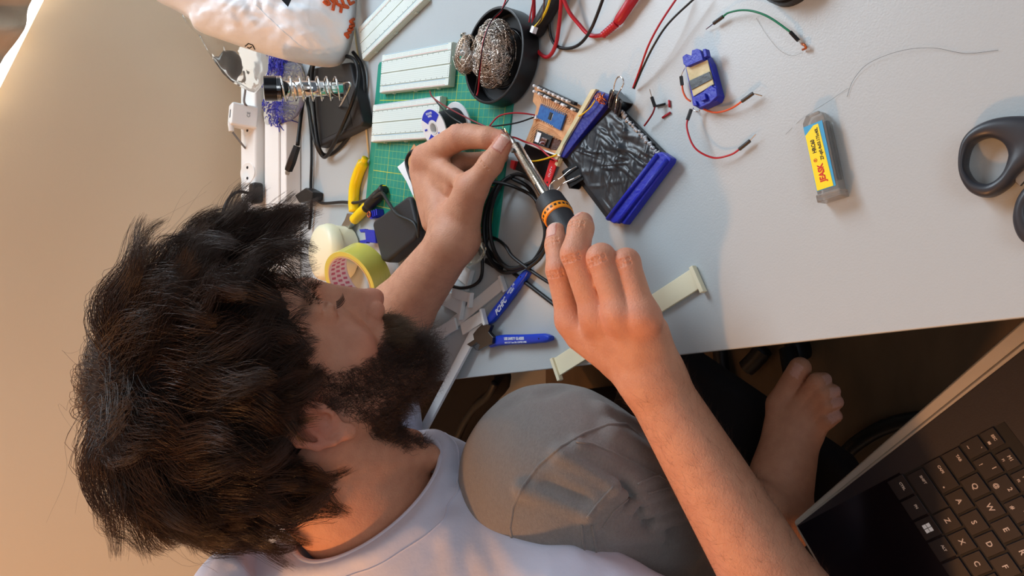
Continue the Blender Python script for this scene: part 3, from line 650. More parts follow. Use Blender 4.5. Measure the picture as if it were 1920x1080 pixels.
# ------------------------------------------------------------------ power adapter and its cable
ad = thing('power_adapter', 'flat black power adapter lying by the wrist', 'power adapter', frame((697, 417), (764, 366), .03))
part_px(ad, 'case', [(696, 419), (702, 412), (762, 368), (769, 369), (784, 432), (776, 450), (724, 492), (714, 490)], .0030, .027, M['matte'], bevel=.005)
pwire(ad, 'cable', [T(786, 445, .036), T(776, 418, .038), T(745, 402, .040), T(727, 378, .034), T(716, 362, .026), T(700, 371, .016), T(668, 380, .014), T(640, 379, .008), T(605, 381, .006), T(592, 372, .005), T(583, 360, .004), T(584, 300, .004), T(583, 250, .004), T(578, 200, .004), T(574, 150, .006)], .0024, M['rubber'])
pwire(ad, 'cable', [T(786, 445, .036), T(786, 410, .044), T(783, 380, .046), T(775, 345, .042), T(769, 330, .040), T(762, 305, .040), T(768, 288, .040), T(782, 282, .038), T(800, 290, .030)], .0024, M['rubber'])
pwire(ad, 'cable', [T(775, 345, .046), T(781, 372, .050), T(796, 400, .040), T(800, 440, .030)], .0020, M['rubber'])
part_px(ad, 'tag', [(778, 352), (786, 358), (785, 372), (779, 376), (775, 368)], .048, .050, M['tape_yellow'], label='small pale yellow paper tag')
cb = thing('copper_offcut', 'ragged offcut of copper board on white backing', 'board offcut', frame((750, 300), (786, 380), .006))
part_px(cb, 'backing', [(745, 313), (763, 298), (776, 310), (790, 345), (796, 372), (780, 380), (762, 340)], .0032, .0062, M['paper'])
part_px(cb, 'copper_face', [(758, 300), (768, 284), (776, 270), (784, 280), (800, 300), (800, 350), (776, 332), (766, 312)], .0064, .0074, M['copper_board'])

# ------------------------------------------------------------------ coil of iron cable lying on the desk (the part nearest the mat)
cc = [(968, 330), (1000, 350), (1022, 400), (1028, 440), (1010, 480), (980, 500), (948, 505), (925, 480), (914, 440), (916, 395), (932, 352), (955, 332)]
pts = []
for lap in range(3):
    for i, q in enumerate(cc):
        s_ = [(0, 0), (-6, 5), (5, -3)][lap]; pts.append(T(q[0] + s_[0], q[1] + s_[1], .0046 + .0046 * lap + .0012 * math.sin(i * 1.3 + lap)))
IRONCORD = pts
wire('usb_cable', 'black cable running out from under the wrist past the mat corner', 'cable', [T(880, 338, .006), T(905, 341, .014), T(940, 343, .0175), T(975, 355, .0175), T(1002, 372, .0175), T(1024, 410, .019), T(1029, 445, .019), T(1014, 482, .019), T(990, 503, .021)], .0020, M['rubber'])
wire('black_cable', 'black cable crossing the near mat corner down to the bars', 'cable', [T(870, 432, .007), T(900, 440, .0035), T(930, 448, .0030), T(948, 462, .0175), T(960, 480, .019), T(985, 500, .0185), T(1020, 524, .0165), T(1060, 548, .010)], .0020, M['rubber'])
ub = thing('micro_usb_lead', 'black lead curling beside the clear bag with a moulded plug', 'cable', T(905, 500, .004))
pwire(ub, 'lead', [T(886, 425, .008), T(898, 455, .008), T(904, 490, .006), T(902, 520, .006), T(888, 535, .007), T(865, 540, .010), T(842, 535, .012)], .0020, M['rubber'])
a, b = local(ub, [T(912, 488, .006), T(940, 505, .0045)]); obj('plug', MB().tube([a, b], .0042, 4), M['black'], ub, bevel=.0006)

# ------------------------------------------------------------------ tape roll, cream cup, pliers, small blue prints
def roll(label, c, r0, r1, hh, tilt, mt, mt_core):
    m_ = Matrix.Translation(c) @ tilt; t = thing('tape_roll', label, 'tape roll', m_)
    obj('tape', MB().lathe([(r0 + .002, 0), (r1, 0), (r1, hh), (r0 + .002, hh)], 64, close=True), mt, t, bevel=.0003)
    obj('core', MB().lathe([(r0, -.0003), (r0 + .0019, -.0003), (r0 + .0019, hh + .0003), (r0, hh + .0003)], 64, close=True), M['kraft'], t)
    ip = MB()
    for i in range(64):
        for j in range(3):
            a = 2 * PI * i / 64; 
            if i % 2 == 0: ip.box((0, 0, 0), (.0004, .0034, hh * .2), mt=Rz(a) @ Tr(r0 - .0001, 0, hh * (.22 + .28 * j)) @ Matrix.Rotation(.3, 4, 'X'))
    obj('core_lining', MB().lathe([(r0 - .0001, .0002), (r0, .0002), (r0, hh - .0002), (r0 - .0001, hh - .0002)], 64, close=True), M['core'], t); obj('core_print', ip, M['core_ink'], t)
    return t
cT = T(712, 512, .0); roll('roll of clear yellowish tape with pink print inside, by the nose', Vector((cT.x, cT.y, TZ + .0215)), .0375, .0460, .036, Matrix.Rotation(-.42, 4, 'Y') @ Matrix.Rotation(.25, 4, 'X'), M['tape_yellow'], None)
cT = T(632, 474, .02); cup = thing('cream_pot', 'smooth cream plastic pot with a rounded lid in front of the hair', 'pot', Vector((cT.x, cT.y, TZ + .0005)))
obj('pot_body', MB().lathe([(0, 0), (.036, 0), (.041, .004), (.042, .030), (0, .030)], 48), M['cream'], cup, smooth=True, bevel=.001)
obj('lid', MB().lathe([(.0435, .0302), (.0440, .036), (.041, .046), (.034, .050), (0, .0515), (0, .0302)], 48), M['cream'], cup, smooth=True)
pl_ = thing('pliers', 'long-nose pliers with one yellow and one black-yellow handle', 'pliers', frame((660, 410), (683, 300), .008))
def ph(name, P, rs, mt, h=.0085, par=None):
    pts = spline(local(pl_, [T(*p, h) for p in P]), 6); n_ = len(pts)
    rr_ = [rs[min(int(i / n_ * len(rs)), len(rs) - 1)] for i in range(n_)]; return obj(name, MB().tube(pts, rr_, 12), mt, par or pl_, smooth=True)
ph('handle', [(685, 296), (681, 305), (672, 325), (665, 350), (663, 380), (664, 396)], [.0050, .0082, .0084, .0084, .0082, .0080], M['yellowgrip'])
h2 = ph('handle', [(722, 354), (712, 364), (698, 378), (684, 392), (672, 404), (664, 412)], [.0060, .0078, .0080, .0080, .0080, .0078], M['yellowgrip'])
ph('handle_inlay', [(720, 354), (708, 368), (696, 380), (686, 392)], [.0074, .0086, .0084, .0066], M['black'], .0105, h2)
obj('jaws', MB().prism([(p.x, p.y) for p in [L(pl_.matrix_world, *q, .006) for q in ((657, 400), (668, 405), (664, 420), (655, 436), (645, 452), (648, 436), (637, 440), (646, 424), (653, 412))]], -.004, .004), M['metal'], pl_, bevel=.0008)
b1 = thing('printed_clip', 'small blue printed clip between the tape and the pliers', 'printed clip', frame((675, 430), (700, 455), .012))
part_px(b1, 'plate', [(683, 430), (702, 432), (704, 456), (686, 454)], .001, .014, M['blue'], bevel=.001)
part_px(b1, 'hook', [(673, 430), (684, 429), (684, 435), (676, 436)], .008, .014, M['blue'], bevel=.0006); part_px(b1, 'hook', [(674, 451), (687, 449), (687, 456), (675, 456)], .008, .014, M['blue'], bevel=.0006)
b2_ = thing('printed_clip', 'small blue finned clip behind the pliers on the mat', 'printed clip', frame((690, 400), (706, 385), .012))
for i in range(4): part_px(b2_, 'fin', [(692 + i * 4, 396 - i * 1.5), (694 + i * 4, 396 - i * 1.5), (697 + i * 3.4, 408 - i * 1.5), (695 + i * 3.4, 408 - i * 1.5)], .0028, .014, M['blue'])
part_px(b2_, 'plate', [(690, 404), (704, 399), (708, 406), (695, 411)], .0028, .008, M['blue'])
solo('copper_ring', 'tiny copper ring between the pliers and the adapter', 'ring', MB().tube([T(692, 402, .016) + Vector((.004 * math.cos(a / 12 * 2 * PI), .004 * math.sin(a / 12 * 2 * PI), 0)) for a in range(12)], .0012, 6, closed=True), M['copper'], smooth=True)

# ------------------------------------------------------------------ wooden skewer
solo('wooden_skewer', 'thin pale wooden skewer lying between the bag and the mat', 'skewer', MB().tube([T(664, 52, .002), T(680, 170, .0022), T(692, 298, .002)], .0014, 8), M['wood'], smooth=True)

# ------------------------------------------------------------------ iron stand with its spring
st = thing('iron_stand', 'soldering iron stand with a chrome spring and black tray', 'iron stand', T(630, 190, .0008))
part_px(st, 'tray', [(583, 128), (588, 272), (596, 276), (676, 236), (680, 228), (656, 116)], .001, .020, M['matte'], bevel=.003)
part_px(st, 'tray_recess', [(599, 190), (602, 262), (660, 236), (646, 150)], .0202, .0206, M['rubber'])
S0, S1 = T(643, 167, .044), T(500, 166, .138); axs = (S1 - S0); ls = axs.length; u1 = axs.orthogonal().normalized(); u2 = axs.normalized().cross(u1)
def hel(r, turns, n_, f0=0., f1=1.): return [S0 + axs * (f0 + (f1 - f0) * i / n_) + (u1 * math.cos(2 * PI * turns * i / n_) + u2 * math.sin(2 * PI * turns * i / n_)) * r for i in range(n_ + 1)]
k_ = local(st, hel(.0165, 7.2, 260, 0, .86)); obj('spring', MB().tube(k_, .0014, 8), M['chrome'], st, smooth=True)
a, b, c, d = local(st, [S0 + axs * .0, S0 + axs * .84, S0 + axs * .80, S1 + axs * .03]); obj('sleeve', MB().tube([a, b], .0112, 28), M['chrome'], st, smooth=True)
obj('collar', MB().tube([c, c.lerp(d, .02), c.lerp(d, .1), c.lerp(d, .12), c.lerp(d, .98), d], [.013, .0150, .0150, .0172, .0172, .016], 36), M['blackgloss'], st, bevel=.0004)
for f_ in (.03, .055, .08): p = c.lerp(d, f_ * 3); q = c.lerp(d, f_ * 3 + .03); obj('collar_ring', MB().tube([p, q], .0176, 36), M['chrome'], st)
pts = local(st, [S0 - Vector((0, 0, .001)) + u1 * .016, S0 - u2 * .014 + Vector((-.004, 0, -.012)), T(640, 196, .030), T(634, 200, .021)]); obj('support_wire', MB().tube(spline(pts, 6), .0017, 8), M['chrome'], st, smooth=True)
wire('power_cable', 'black cable wound over the iron stand tray', 'cable', [T(560, 120, .012), T(578, 200, .012), T(590, 262, .024), T(604, 292, .010), T(616, 288, .016), T(640, 240, .026), T(664, 180, .026), T(672, 140, .018), T(664, 112, .020), T(640, 104, .018), T(606, 104, .020), T(586, 130, .026), T(588, 200, .0265), T(598, 276, .024), T(618, 290, .0035), T(650, 262, .0035), T(678, 205, .004), T(684, 160, .005), T(678, 122, .008), T(662, 98, .010)], .0029, M['rubber'])
hc = thing('hdmi_lead', 'black video lead with a long moulded plug beside the trunking', 'cable', T(560, 200, .004))
pwire(hc, 'lead', [T(596, 90, .010), T(580, 140, .016), T(568, 190, .020), T(558, 272, .034)], .0034, M['rubber'])
a, b, c = local(hc, [T(557, 274, .035), T(548, 300, .040), T(541, 318, .040)]); obj('plug_body', MB().tube([a, b, b.lerp(c, .1), c], [.0062, .0075, .0075, .0070], 6), M['black'], hc, bevel=.0006)
c2, = local(hc, [T(538, 326, .040)]); obj('plug_tip', MB().tube([c, c2], .0042, 4), M['metal'], hc)
wire('thin_cable', 'thin black cable lying behind the video lead plug', 'cable', [T(566, 120, .003), T(562, 170, .003), T(557, 240, .003), T(559, 262, .004)], .0013, M['grey_wire'])

# plugs on the strip and at its end
def wp(label, c, d, m2=M['white']):
    t = thing('usb_charger', label, 'charger', Matrix.Translation(c) @ Matrix.Rotation(-.35, 4, 'X')); return t
uc = thing('usb_charger', 'white cube charger plugged into the power strip', 'charger', Matrix.Translation(WY(456, 219, 1.318)) @ Matrix.Rotation(-.15, 4, 'X') @ Matrix.Rotation(.08, 4, 'Y'))
obj('charger_body', MB().box((0, 0, 0), (.040, .030, .046)), M['white'], uc, bevel=.004, seg=3)
obj('usb_port', MB().box((0, -.006, .0232), (.014, .006, .0006)), M['grid'], uc)
text('CE', .008, M['print_grey'], uc, Matrix.Translation((.002, -.0153, -.006)) @ Matrix.Rotation(PI / 2, 4, 'X'), name='rating_print')
pwire(uc, 'charger_lead', [WY(436, 248, 1.318), WY(447, 262, 1.32), WY(462, 280, 1.33), WY(471, 287, 1.345)], .0018, M['grey_wire'])
pwire(uc, 'lead_plug', [WY(432, 228, 1.318), WY(434, 246, 1.318)], .0055, M['white'], n=4)
wire('charger_lead', 'grey lead dropping to the white charger from the clear bag', 'cable', [WY(456, 135, 1.27), WY(460, 165, 1.29), WY(458, 192, 1.30), WY(470, 204, 1.31)], .0020, M['grey_wire'])
mp_ = thing('mains_plug', 'black plug in the strip beside the tuft of hair', 'plug', Matrix.Translation(WY(480, 362, 1.300)))
obj('plug_body', MB().box((0, 0, 0), (.036, .024, .020)), M['black'], mp_, bevel=.005); pwire(mp_, 'plug_cord', [WY(480, 366, 1.31), WY(446, 360, 1.30), WY(425, 380, 1.29), WY(415, 420, 1.29), WY(430, 470, 1.29)], .0028, M['rubber'])
m2_ = thing('cable_adapter', 'black cable adapter block half hidden by the fringe', 'adapter', T(570, 370, .001)); part_px(m2_, 'adapter_body', [(552, 366), (572, 352), (586, 360), (584, 376), (560, 380)], .001, .020, M['black'], bevel=.002)
pwire(m2_, 'cord', [T(584, 370, .008), T(583, 400, .006), T(580, 430, .006)], .0024, M['rubber'])

# ------------------------------------------------------------------ bags
def pillow(name, label, cat, outline, fn, thick, mt, amp=.008, seed=1, rings=26, fq=18, back=.35, sm=True, extra=None):
    """closed soft volume: outline pixels taken onto its own plane, real thickness on both sides"""
    P = spline([fn(*p) for p in outline], 8, True); c = sum(P, Vector()) / len(P); n_ = Vector((0, 0, 0))
    for i in range(len(P)): n_ += (P[i] - c).cross(P[(i + 1) % len(P)] - c)
    n_.normalize(); n_ = n_ if n_.dot(CAM - c) > 0 else -n_
    from mathutils import noise
    mb = MB(); v = []; N = len(P); o3 = Vector((seed * 3.1, seed * 1.7, 0))
    def pt(p, r, s):
        q = c + (p - c) * r; prof = math.sqrt(max(0, 1 - r ** 3))
        w = noise.noise(q * fq + o3) + .6 * abs(noise.noise(q * fq * 2.3 + o3)) + .35 * abs(noise.noise(q * fq * 5 + o3)); fold = 1 - abs(noise.noise(q * fq * .8 + o3 * 2)) * 2
        return q + n_ * (s * thick * prof * (1 if s > 0 else back) + amp * (w + .5 * fold) * min(1, prof * 2 + .12))
    for s in (1, -1):
        for j in range(rings, 0 if s > 0 else 0, -1):
            if s < 0 and j == rings: continue
            for i in range(N): v.append(pt(P[i], j / rings, s))
    v = [list(pt(P[i], j / rings, 1)) for j in range(rings, 0, -1) for i in range(N)] + [list(pt(P[i], j / rings, -1)) for j in range(1, rings) for i in range(N)]
    R2 = rings + rings - 1; f = []
    for j in list(range(rings - 1)) + list(range(rings, R2 - 1)):
        for i in range(N): f.append((j * N + i, j * N + (i + 1) % N, (j + 1) * N + (i + 1) % N, (j + 1) * N + i))
    f.append(tuple((rings - 1) * N + i for i in range(N))); f.append(tuple(rings * N + i for i in range(N)))
    for i in range(N): f.append(((R2 - 1) * N + i, (R2 - 1) * N + (i + 1) % N, (i + 1) % N, i))
    mb.add(v, f); o = solo(name, label, cat, mb, mt, smooth=sm); return o, n_, c
bagfn = lambda x, y: WY(x, y, 1.020 + (645 - x) * .00045)
bagout = [(250, -40), (290, -2), (325, 18), (355, 36), (371, 58), (430, 80), (490, 100), (560, 118), (622, 126), (650, 108), (664, 62), (669, 10), (672, -60), (600, -150), (420, -150)]
bg, bn, bc_ = pillow('carrier_bag', 'crumpled white plastic bag with orange print at the far corner', 'plastic bag', bagout, bagfn, .050, M['bag'], .010, 3)
# the orange writing runs round the edge of the bag
def decal(par, strokes, h_, w, mt, name):
    me = par.data; mb = MB(); dg = bpy.context.evaluated_depsgraph_get(); dg.update(); mi = par.matrix_world.inverted()
    for st_ in strokes:
        pts = []
        for a, b in zip(st_[:-1], st_[1:]):
            for k in range(5): pts.append((a[0] + (b[0] - a[0]) * k / 5, a[1] + (b[1] - a[1]) * k / 5))
        pts.append(st_[-1]); out = []
        for q in pts:
            d = ray(*q).normalized(); ok, loc, nr, fi = par.ray_cast(mi @ CAM, mi.to_3x3() @ d)
            if ok: out.append(loc + nr * h_ * (1 if nr.dot(mi.to_3x3() @ d) < 0 else -1))
        if len(out) > 1: mb.tube(out, w, 6)
    return obj(name, mb, mt, par, smooth=True)
bpy.context.view_layer.update()
decal(bg, [[(606, 2), (612, 8)], [(610, -4), (618, 8), (612, 9)], [(618, -3), (626, 6), (624, 20)], [(628, -4), (632, 8), (640, 12), (638, 24)], [(640, -2), (644, 10), (650, 12)], [(650, -4), (655, 8), (662, 4)], [(640, 12), (652, 14)], [(662, 36), (655, 40), (661, 44)], [(662, 48), (654, 50)], [(660, 54), (654, 58), (652, 54)], [(656, 60), (647, 64), (651, 70)], [(645, 64), (652, 68)]], .0012, .0024, M['bag_ink'], 'orange_print')
decal(bg, [[(460, 86), (466, 81), (474, 84), (478, 92)], [(464, 88), (468, 90), (472, 87)]], .0006, .0008, M['ink'], 'recycling_mark')
decal(bg, [[(476, 6), (500, 30), (530, 58), (560, 84), (578, 96)]], .0003, .0009, M['bag'], 'seam')
solo('notebook_corner', 'black card corner poking out over the white bag', 'card', MB().add([tuple(WY(x, y, yy)) for x, y, yy in ((500, -30, .98), (540, 13, .98), (560, -30, .98), (500, -30, .985), (540, 13, .985), (560, -30, .985))], [(0, 1, 2), (5, 4, 3), (0, 3, 4, 1), (1, 4, 5, 2), (2, 5, 3, 0)]), M['black'])
cfn = lambda x, y: WY(x, y, 1.24)
cbag, _, _ = pillow('clear_bag', 'crinkled clear plastic bag holding cables above the power strip', 'plastic bag', [(345, 20), (375, 70), (398, 110), (430, 150), (470, 172), (486, 168), (500, 130), (500, 60), (470, 20)], cfn, .02, M['clear'], .008, 9, 18, 26)
solo('headset_pad', 'dark rounded cable winder inside the clear bag', 'cable winder', MB().ball(tuple(WY(433, 120, 1.26)), (.024, .010, .020), 14), M['blackgloss'], smooth=True)
pc, _, _ = pillow('clear_sachet', 'thin clear plastic sachet lying over the blue bristles', 'plastic bag', [(486, 196), (500, 235), (530, 232), (560, 215), (575, 170), (565, 120), (530, 118), (495, 140)], lambda x, y: T(x, y, .030), .006, M['clear'], .004, 5, 12, 40)
br = MB(); rb_ = random.Random(2)
for i in range(900):
    c_ = (rb_.gauss(543, 11), rb_.choice([rb_.gauss(125, 14), rb_.gauss(205, 13)])); a = T(c_[0], c_[1], rb_.uniform(.006, .046)); d = Vector((rb_.gauss(0, 1), rb_.gauss(0, 1), rb_.gauss(0, .4))).normalized() * rb_.uniform(.006, .014)
    b = a + d; b.z = max(b.z, TZ + .003)
    for q_ in (a, b):
        if q_.y > 1.205: q_.z = max(q_.z, TZ + .036); br.tube([a, (a + b) / 2 + Vector((rb_.gauss(0, .001), 0, .001)), b], .0009, 3)
solo('blue_bristles', 'fluffy royal blue bristle brush in the sachet behind the spring', 'brush', br, M['bluebrush'])
pillow('white_pouch', 'crumpled clear pouch on the desk beside the forearm', 'plastic bag', [(862, 458), (880, 452), (905, 452), (912, 470), (898, 492), (868, 500), (856, 485)], lambda x, y: T(x, y, .010), .006, M['clear'], .003, 7, 12, 60)
# ------------------------------------------------------------------ sculpting with distance fields
def npv(p): return np.array(tuple(p), dtype=np.float32)
def cone(P, a, b, ra, rb):
    a, b = npv(a), npv(b); ab = b - a; t = np.clip(((P - a) @ ab) / max(float(ab @ ab), 1e-12), 0, 1)
    d = P - a - t[..., None] * ab; return np.sqrt((d * d).sum(-1)) - (ra + (rb - ra) * t)
def ell(P, c, Bm, r):
    q = (P - npv(c)) @ Bm if Bm is not None else P - npv(c); r = np.array(r, dtype=np.float32)
    k0 = np.sqrt(((q / r) ** 2).sum(-1)); k1 = np.sqrt(((q / (r * r)) ** 2).sum(-1)); return k0 * (k0 - 1) / np.maximum(k1, 1e-6)
def smin(a, b, k):
    h = np.clip(.5 + .5 * (b - a) / k, 0, 1); return b + (a - b) * h - k * h * (1 - h)
def smax(a, b, k): return -smin(-a, -b, k)
def sn(P, s, ph=0.0):          # cheap smooth folds
    x, y, z = P[..., 0] * s, P[..., 1] * s, P[..., 2] * s
    return (np.sin(x * 1.1 + 1.7 * np.sin(y * .9 + ph) + ph) + np.sin(y * 1.3 + 1.5 * np.sin(z * 1.1 + 2 * ph)) + np.sin(z * .9 + 1.9 * np.sin(x * .7 + ph * 1.3))) / 3
class Grid:
    def __init__(s, lo, hi, h): s.lo = np.array(lo, np.float32); s.h = h; s.n = np.ceil((np.array(hi) - s.lo) / h).astype(int) + 1; s.F = np.full(s.n, .05, np.float32)
    def put(s, fn, lo, hi, k=.010):
        a = np.clip(np.floor((np.array(lo) - s.lo) / s.h).astype(int), 0, s.n - 1); b = np.clip(np.ceil((np.array(hi) - s.lo) / s.h).astype(int) + 1, 1, s.n)
        ys = s.lo[1] + s.h * np.arange(a[1], b[1], dtype=np.float32); zs = s.lo[2] + s.h * np.arange(a[2], b[2], dtype=np.float32); st = 12
        for i in range(a[0], b[0], st):
            e = min(i + st, b[0]); xs = s.lo[0] + s.h * np.arange(i, e, dtype=np.float32)
            P = np.stack(np.meshgrid(xs, ys, zs, indexing='ij'), -1); S = s.F[i:e, a[1]:b[1], a[2]:b[2]]; s.F[i:e, a[1]:b[1], a[2]:b[2]] = smin(S, fn(P), k)
    def mesh(s):
        F = s.F; I = F < 0; n = s.n
        c = np.zeros(n - 1, np.int8)
        for dx in (0, 1):
            for dy in (0, 1):
                for dz in (0, 1): c += I[dx:n[0] - 1 + dx, dy:n[1] - 1 + dy, dz:n[2] - 1 + dz]
        A = np.argwhere((c > 0) & (c < 8)); idx = np.full(n - 1, -1, np.int32); idx[A[:, 0], A[:, 1], A[:, 2]] = np.arange(len(A))
        S = np.zeros((len(A), 3)); W_ = np.zeros(len(A)); cor = [(x, y, z) for x in (0, 1) for y in (0, 1) for z in (0, 1)]
        val = {q: F[A[:, 0] + q[0], A[:, 1] + q[1], A[:, 2] + q[2]] for q in cor}
        for p in cor:
            for ax in range(3):
                if p[ax] == 0:
                    q = list(p); q[ax] = 1; q = tuple(q); va, vb = val[p], val[q]; m = (va < 0) != (vb < 0)
                    t = np.where(m, va / np.where(m, va - vb, 1), 0); pt = np.array(p, float)[None].repeat(len(A), 0); pt[:, ax] = t
                    S += pt * m[:, None]; W_ += m
        V = s.lo + s.h * (A + S / W_[:, None]); Q = []
        for ax in range(3):
            sl0 = [slice(None)] * 3; sl1 = [slice(None)] * 3; sl0[ax] = slice(0, -1); sl1[ax] = slice(1, None); X = I[tuple(sl0)] != I[tuple(sl1)]
            E_ = np.argwhere(X); u, w = (ax + 1) % 3, (ax + 2) % 3; ok = (E_[:, u] > 0) & (E_[:, w] > 0) & (E_[:, u] < n[u] - 1) & (E_[:, w] < n[w] - 1); E_ = E_[ok]
            def g(du, dw):
                e = E_.copy(); e[:, u] -= du; e[:, w] -= dw; return idx[e[:, 0], e[:, 1], e[:, 2]]
            q = np.stack([g(1, 1), g(0, 1), g(0, 0), g(1, 0)], 1); fl = I[E_[:, 0], E_[:, 1], E_[:, 2]]; q[~fl] = q[~fl][:, ::-1]; Q.append(q)
        return V, np.concatenate(Q)
def np_mesh(name, V, Q):
    me = bpy.data.meshes.new(name); me.vertices.add(len(V)); me.vertices.foreach_set('co', np.asarray(V, np.float32).ravel())
    k = Q.shape[1]; me.loops.add(Q.size); me.loops.foreach_set('vertex_index', Q.astype(np.int32).ravel()); me.polygons.add(len(Q)); me.polygons.foreach_set('loop_start', np.arange(0, Q.size, k, dtype=np.int32))
    me.polygons.foreach_set('use_smooth', np.ones(len(Q), bool)); me.update(); me.validate(); return me
def project(fn, V, it=3, e=.0004):
    V = V.astype(np.float32)
    for _ in range(it):
        f = fn(V); g = np.stack([(fn(V + np.eye(3, dtype=np.float32)[i] * e) - fn(V - np.eye(3, dtype=np.float32)[i] * e)) / (2 * e) for i in range(3)], -1)
        V = V - np.clip(f / np.maximum((g * g).sum(-1), .25), -.003, .003)[:, None] * g
    return V
def trace(fn, x, y, t0=.35):
    d = npv(ray(x, y)); d = d / np.linalg.norm(d); o = npv(CAM); t = t0
    for _ in range(90):
        s = float(fn((o + d * t)[None])[0]); t += s * .8
        if abs(s) < 2e-4: break
        if t > 2.5: break
    return Vector([float(v) for v in o + d * min(t, 2.5)])

# ------------------------------------------------------------------ the sitter: pose
HB = np.array([[.84945, -.22037, -.47944], [-.12407, -.96656, .22445], [.51287, .13117, .84839]], np.float32)   # rows: face, right ear, crown
HO = np.array([-.0867, .6796, 1.0139], np.float32); HS = 1.03
def hl(f, r, u): return Vector(HO + (np.array([f, r, u]) * HS / 1000) @ HB)
def D(x, y, z): return CAM + ray(x, y) * z
NK0, NK1 = hl(-22, 0, -60), hl(-62, 0, -150)
SHR, SHL = Vector((-.292, .478, .828)), Vector((-.290, .820, .825))
ELR, WRR = Vector((-.375, .285, .665)), T(1222, 712, .048)
ELL, WRL = T(700, 655, .058), T(850, 452, .052)
HIP = Vector((-.50, .58, .56)); KNEE = D(1036, 893, .73); ANK = Vector((-.262, .455, .505))
HIP2 = Vector((-.50, .76, .56)); KNEE2 = Vector((-.255, .715, .520)); ANK2 = Vector((-.46, .60, .500))

def f_head(P):
    q = (P - HO) @ HB.T * (1000 / HS); k = 1.0     # millimetres in the head's own frame
    aq = q.copy(); aq[..., 1] = np.abs(aq[..., 1])
    E = lambda c, r, Q=aq: ell(Q, c, None, r); C = lambda a, b, ra, rb, Q=aq: cone(Q, a, b, ra, rb)
    d = E((-8, 0, 22), (99, 77, 88)); d = smin(d, E((36, 0, -30), (56, 59, 78)), 22)
    d = smin(d, C((8, 50, -62), (70, 20, -108), 17, 15), 18); d = smin(d, E((84, 0, -108), (17, 22, 16)), 14)
    d = smin(d, E((60, 44, -40), (22, 18, 16)), 18)
    d = smin(d, C((90, 8, 14), (77, 46, 12), 7, 7), 12)
    d = smax(d, -E((94, 31, -1), (15, 15, 12)), 11)
    d = smin(d, E((76, 31.5, -1), (13.5, 15.5, 12.5)), 4)
    d = smax(d, -C((92.0, 22, -7.5), (86.5, 43, -5.5), 1.5, 1.5), 1.6)              # the lash line of the lowered lid
    d = smax(d, -C((92.5, 21, 5), (83, 45, 5.5), 1.7, 1.7), 3)                     # lid crease
    d = smin(d, C((92, 0, 10), (110, 0, -38), 7, 9), 12); d = smin(d, C((88, 0, -8), (98, 0, -46), 10, 13), 8); d = smin(d, E((113, 0, -44), (10, 9.5, 8.5)), 8)
    d = smin(d, E((103, 13, -48), (10, 5.5, 7.5)), 5); d = smax(d, -E((108, 7.5, -57), (6, 3.2, 4.0)), 2)
    d = smin(d, C((84, 14, -62), (90, 10, -52), 8, 6), 8); d = smax(d, -C((95, 19, -40), (97, 20, -53), 1.4, 1.2), 3)
    d = smin(d, E((82, 0, -74), (19, 27, 20)), 12); d = smin(d, C((98, 0, -75), (94, 20, -78), 5, 3), 5); d = smin(d, C((98, 0, -86), (94, 18, -83), 5.5, 3), 4)
    # ears
    q2 = aq.copy(); q2[..., 0] = (q2[..., 0] - 9 + 10) / .92 - 10; q2[..., 2] = (q2[..., 2] + 36) / .90 - 36; q2[..., 1] = (q2[..., 1] - 76) * 1.05 + 76
    E = lambda c, r, Q=q2: ell(Q, c, None, r); C = lambda a, b, ra, rb, Q=q2: cone(Q, a, b, ra, rb)
    e = E((-12, 79, -30), (19, 5.5, 30)); H_ = [(2, 80, -14), (-4, 83, -2), (-16, 86, 1), (-28, 89, -8), (-32, 90, -24), (-28, 88, -42), (-18, 85, -54), (-8, 82, -62)]
    for a, b in zip(H_[:-1], H_[1:]): e = smin(e, C(a, b, 3.6, 3.6), 3)
    e = smin(e, E((-5, 80, -62), (8, 5, 10)), 5)
    e = smax(e, -E((-6, 89, -33), (12, 10, 16)), 2); e = smax(e, -E((-19, 89, -18), (6, 4.5, 13)), 3)
    e = smin(e, C((2, 79, -30), (2, 81, -38), 4, 3.5), 4); e = smin(e, C((-18, 84, -24), (-20, 85, -44), 2.6, 2.6), 3)
    e = smax(e, -E((-3, 86, -36), (5, 9, 6)), 2)
    d = smin(d, e, 4)
    return d * (HS / 1000)
def f_neck(P):
    d = cone(P, NK0, NK1, .058, .066); d = smin(d, cone(P, hl(-28, 54, -50), hl(10, 24, -168), .013, .013), .02); d = smin(d, cone(P, hl(-28, -54, -50), hl(10, -24, -168), .013, .013), .02)
    d = smin(d, cone(P, hl(-66, 0, -60), hl(-78, 0, -160), .038, .040), .03)
    return d
def f_torso(P):
    d = cone(P, NK1 + Vector((-.05, 0, -.06)), HIP.lerp(HIP2, .5), .070, .11); d = smin(d, cone(P, SHR, SHL, .044, .044), .03)
    return d
def f_armR(P):
    d = smin(cone(P, SHR, ELR, .046, .040), cone(P, ELR, ELR.lerp(WRR, .35), .038, .041), .02)
    return smin(d, cone(P, ELR.lerp(WRR, .35), WRR, .041, .0262), .015)
def f_armL(P):
    d = smin(cone(P, SHL, ELL, .046, .040), cone(P, ELL, ELL.lerp(WRL, .35), .038, .040), .02)
    return smin(d, cone(P, ELL.lerp(WRL, .35), WRL, .040, .0265), .015)
def chain(P, pts, rs, k=.004):
    d = None
    for i in range(len(pts) - 1):
        c = cone(P, pts[i], pts[i + 1], rs[i], rs[i + 1]); d = c if d is None else smin(d, c, k)
    return d
RI = [T(1070, 600, .082), T(1049, 506, .094), T(1044, 459, .088), T(1043, 436, .084)]
RM = [T(1118, 590, .090), T(1079, 476, .106), T(1089, 428, .097), T(1092, 418, .090)]
RR = [T(1163, 588, .089), T(1127, 484, .098), T(1120, 492, .066), T(1120, 515, .056)]
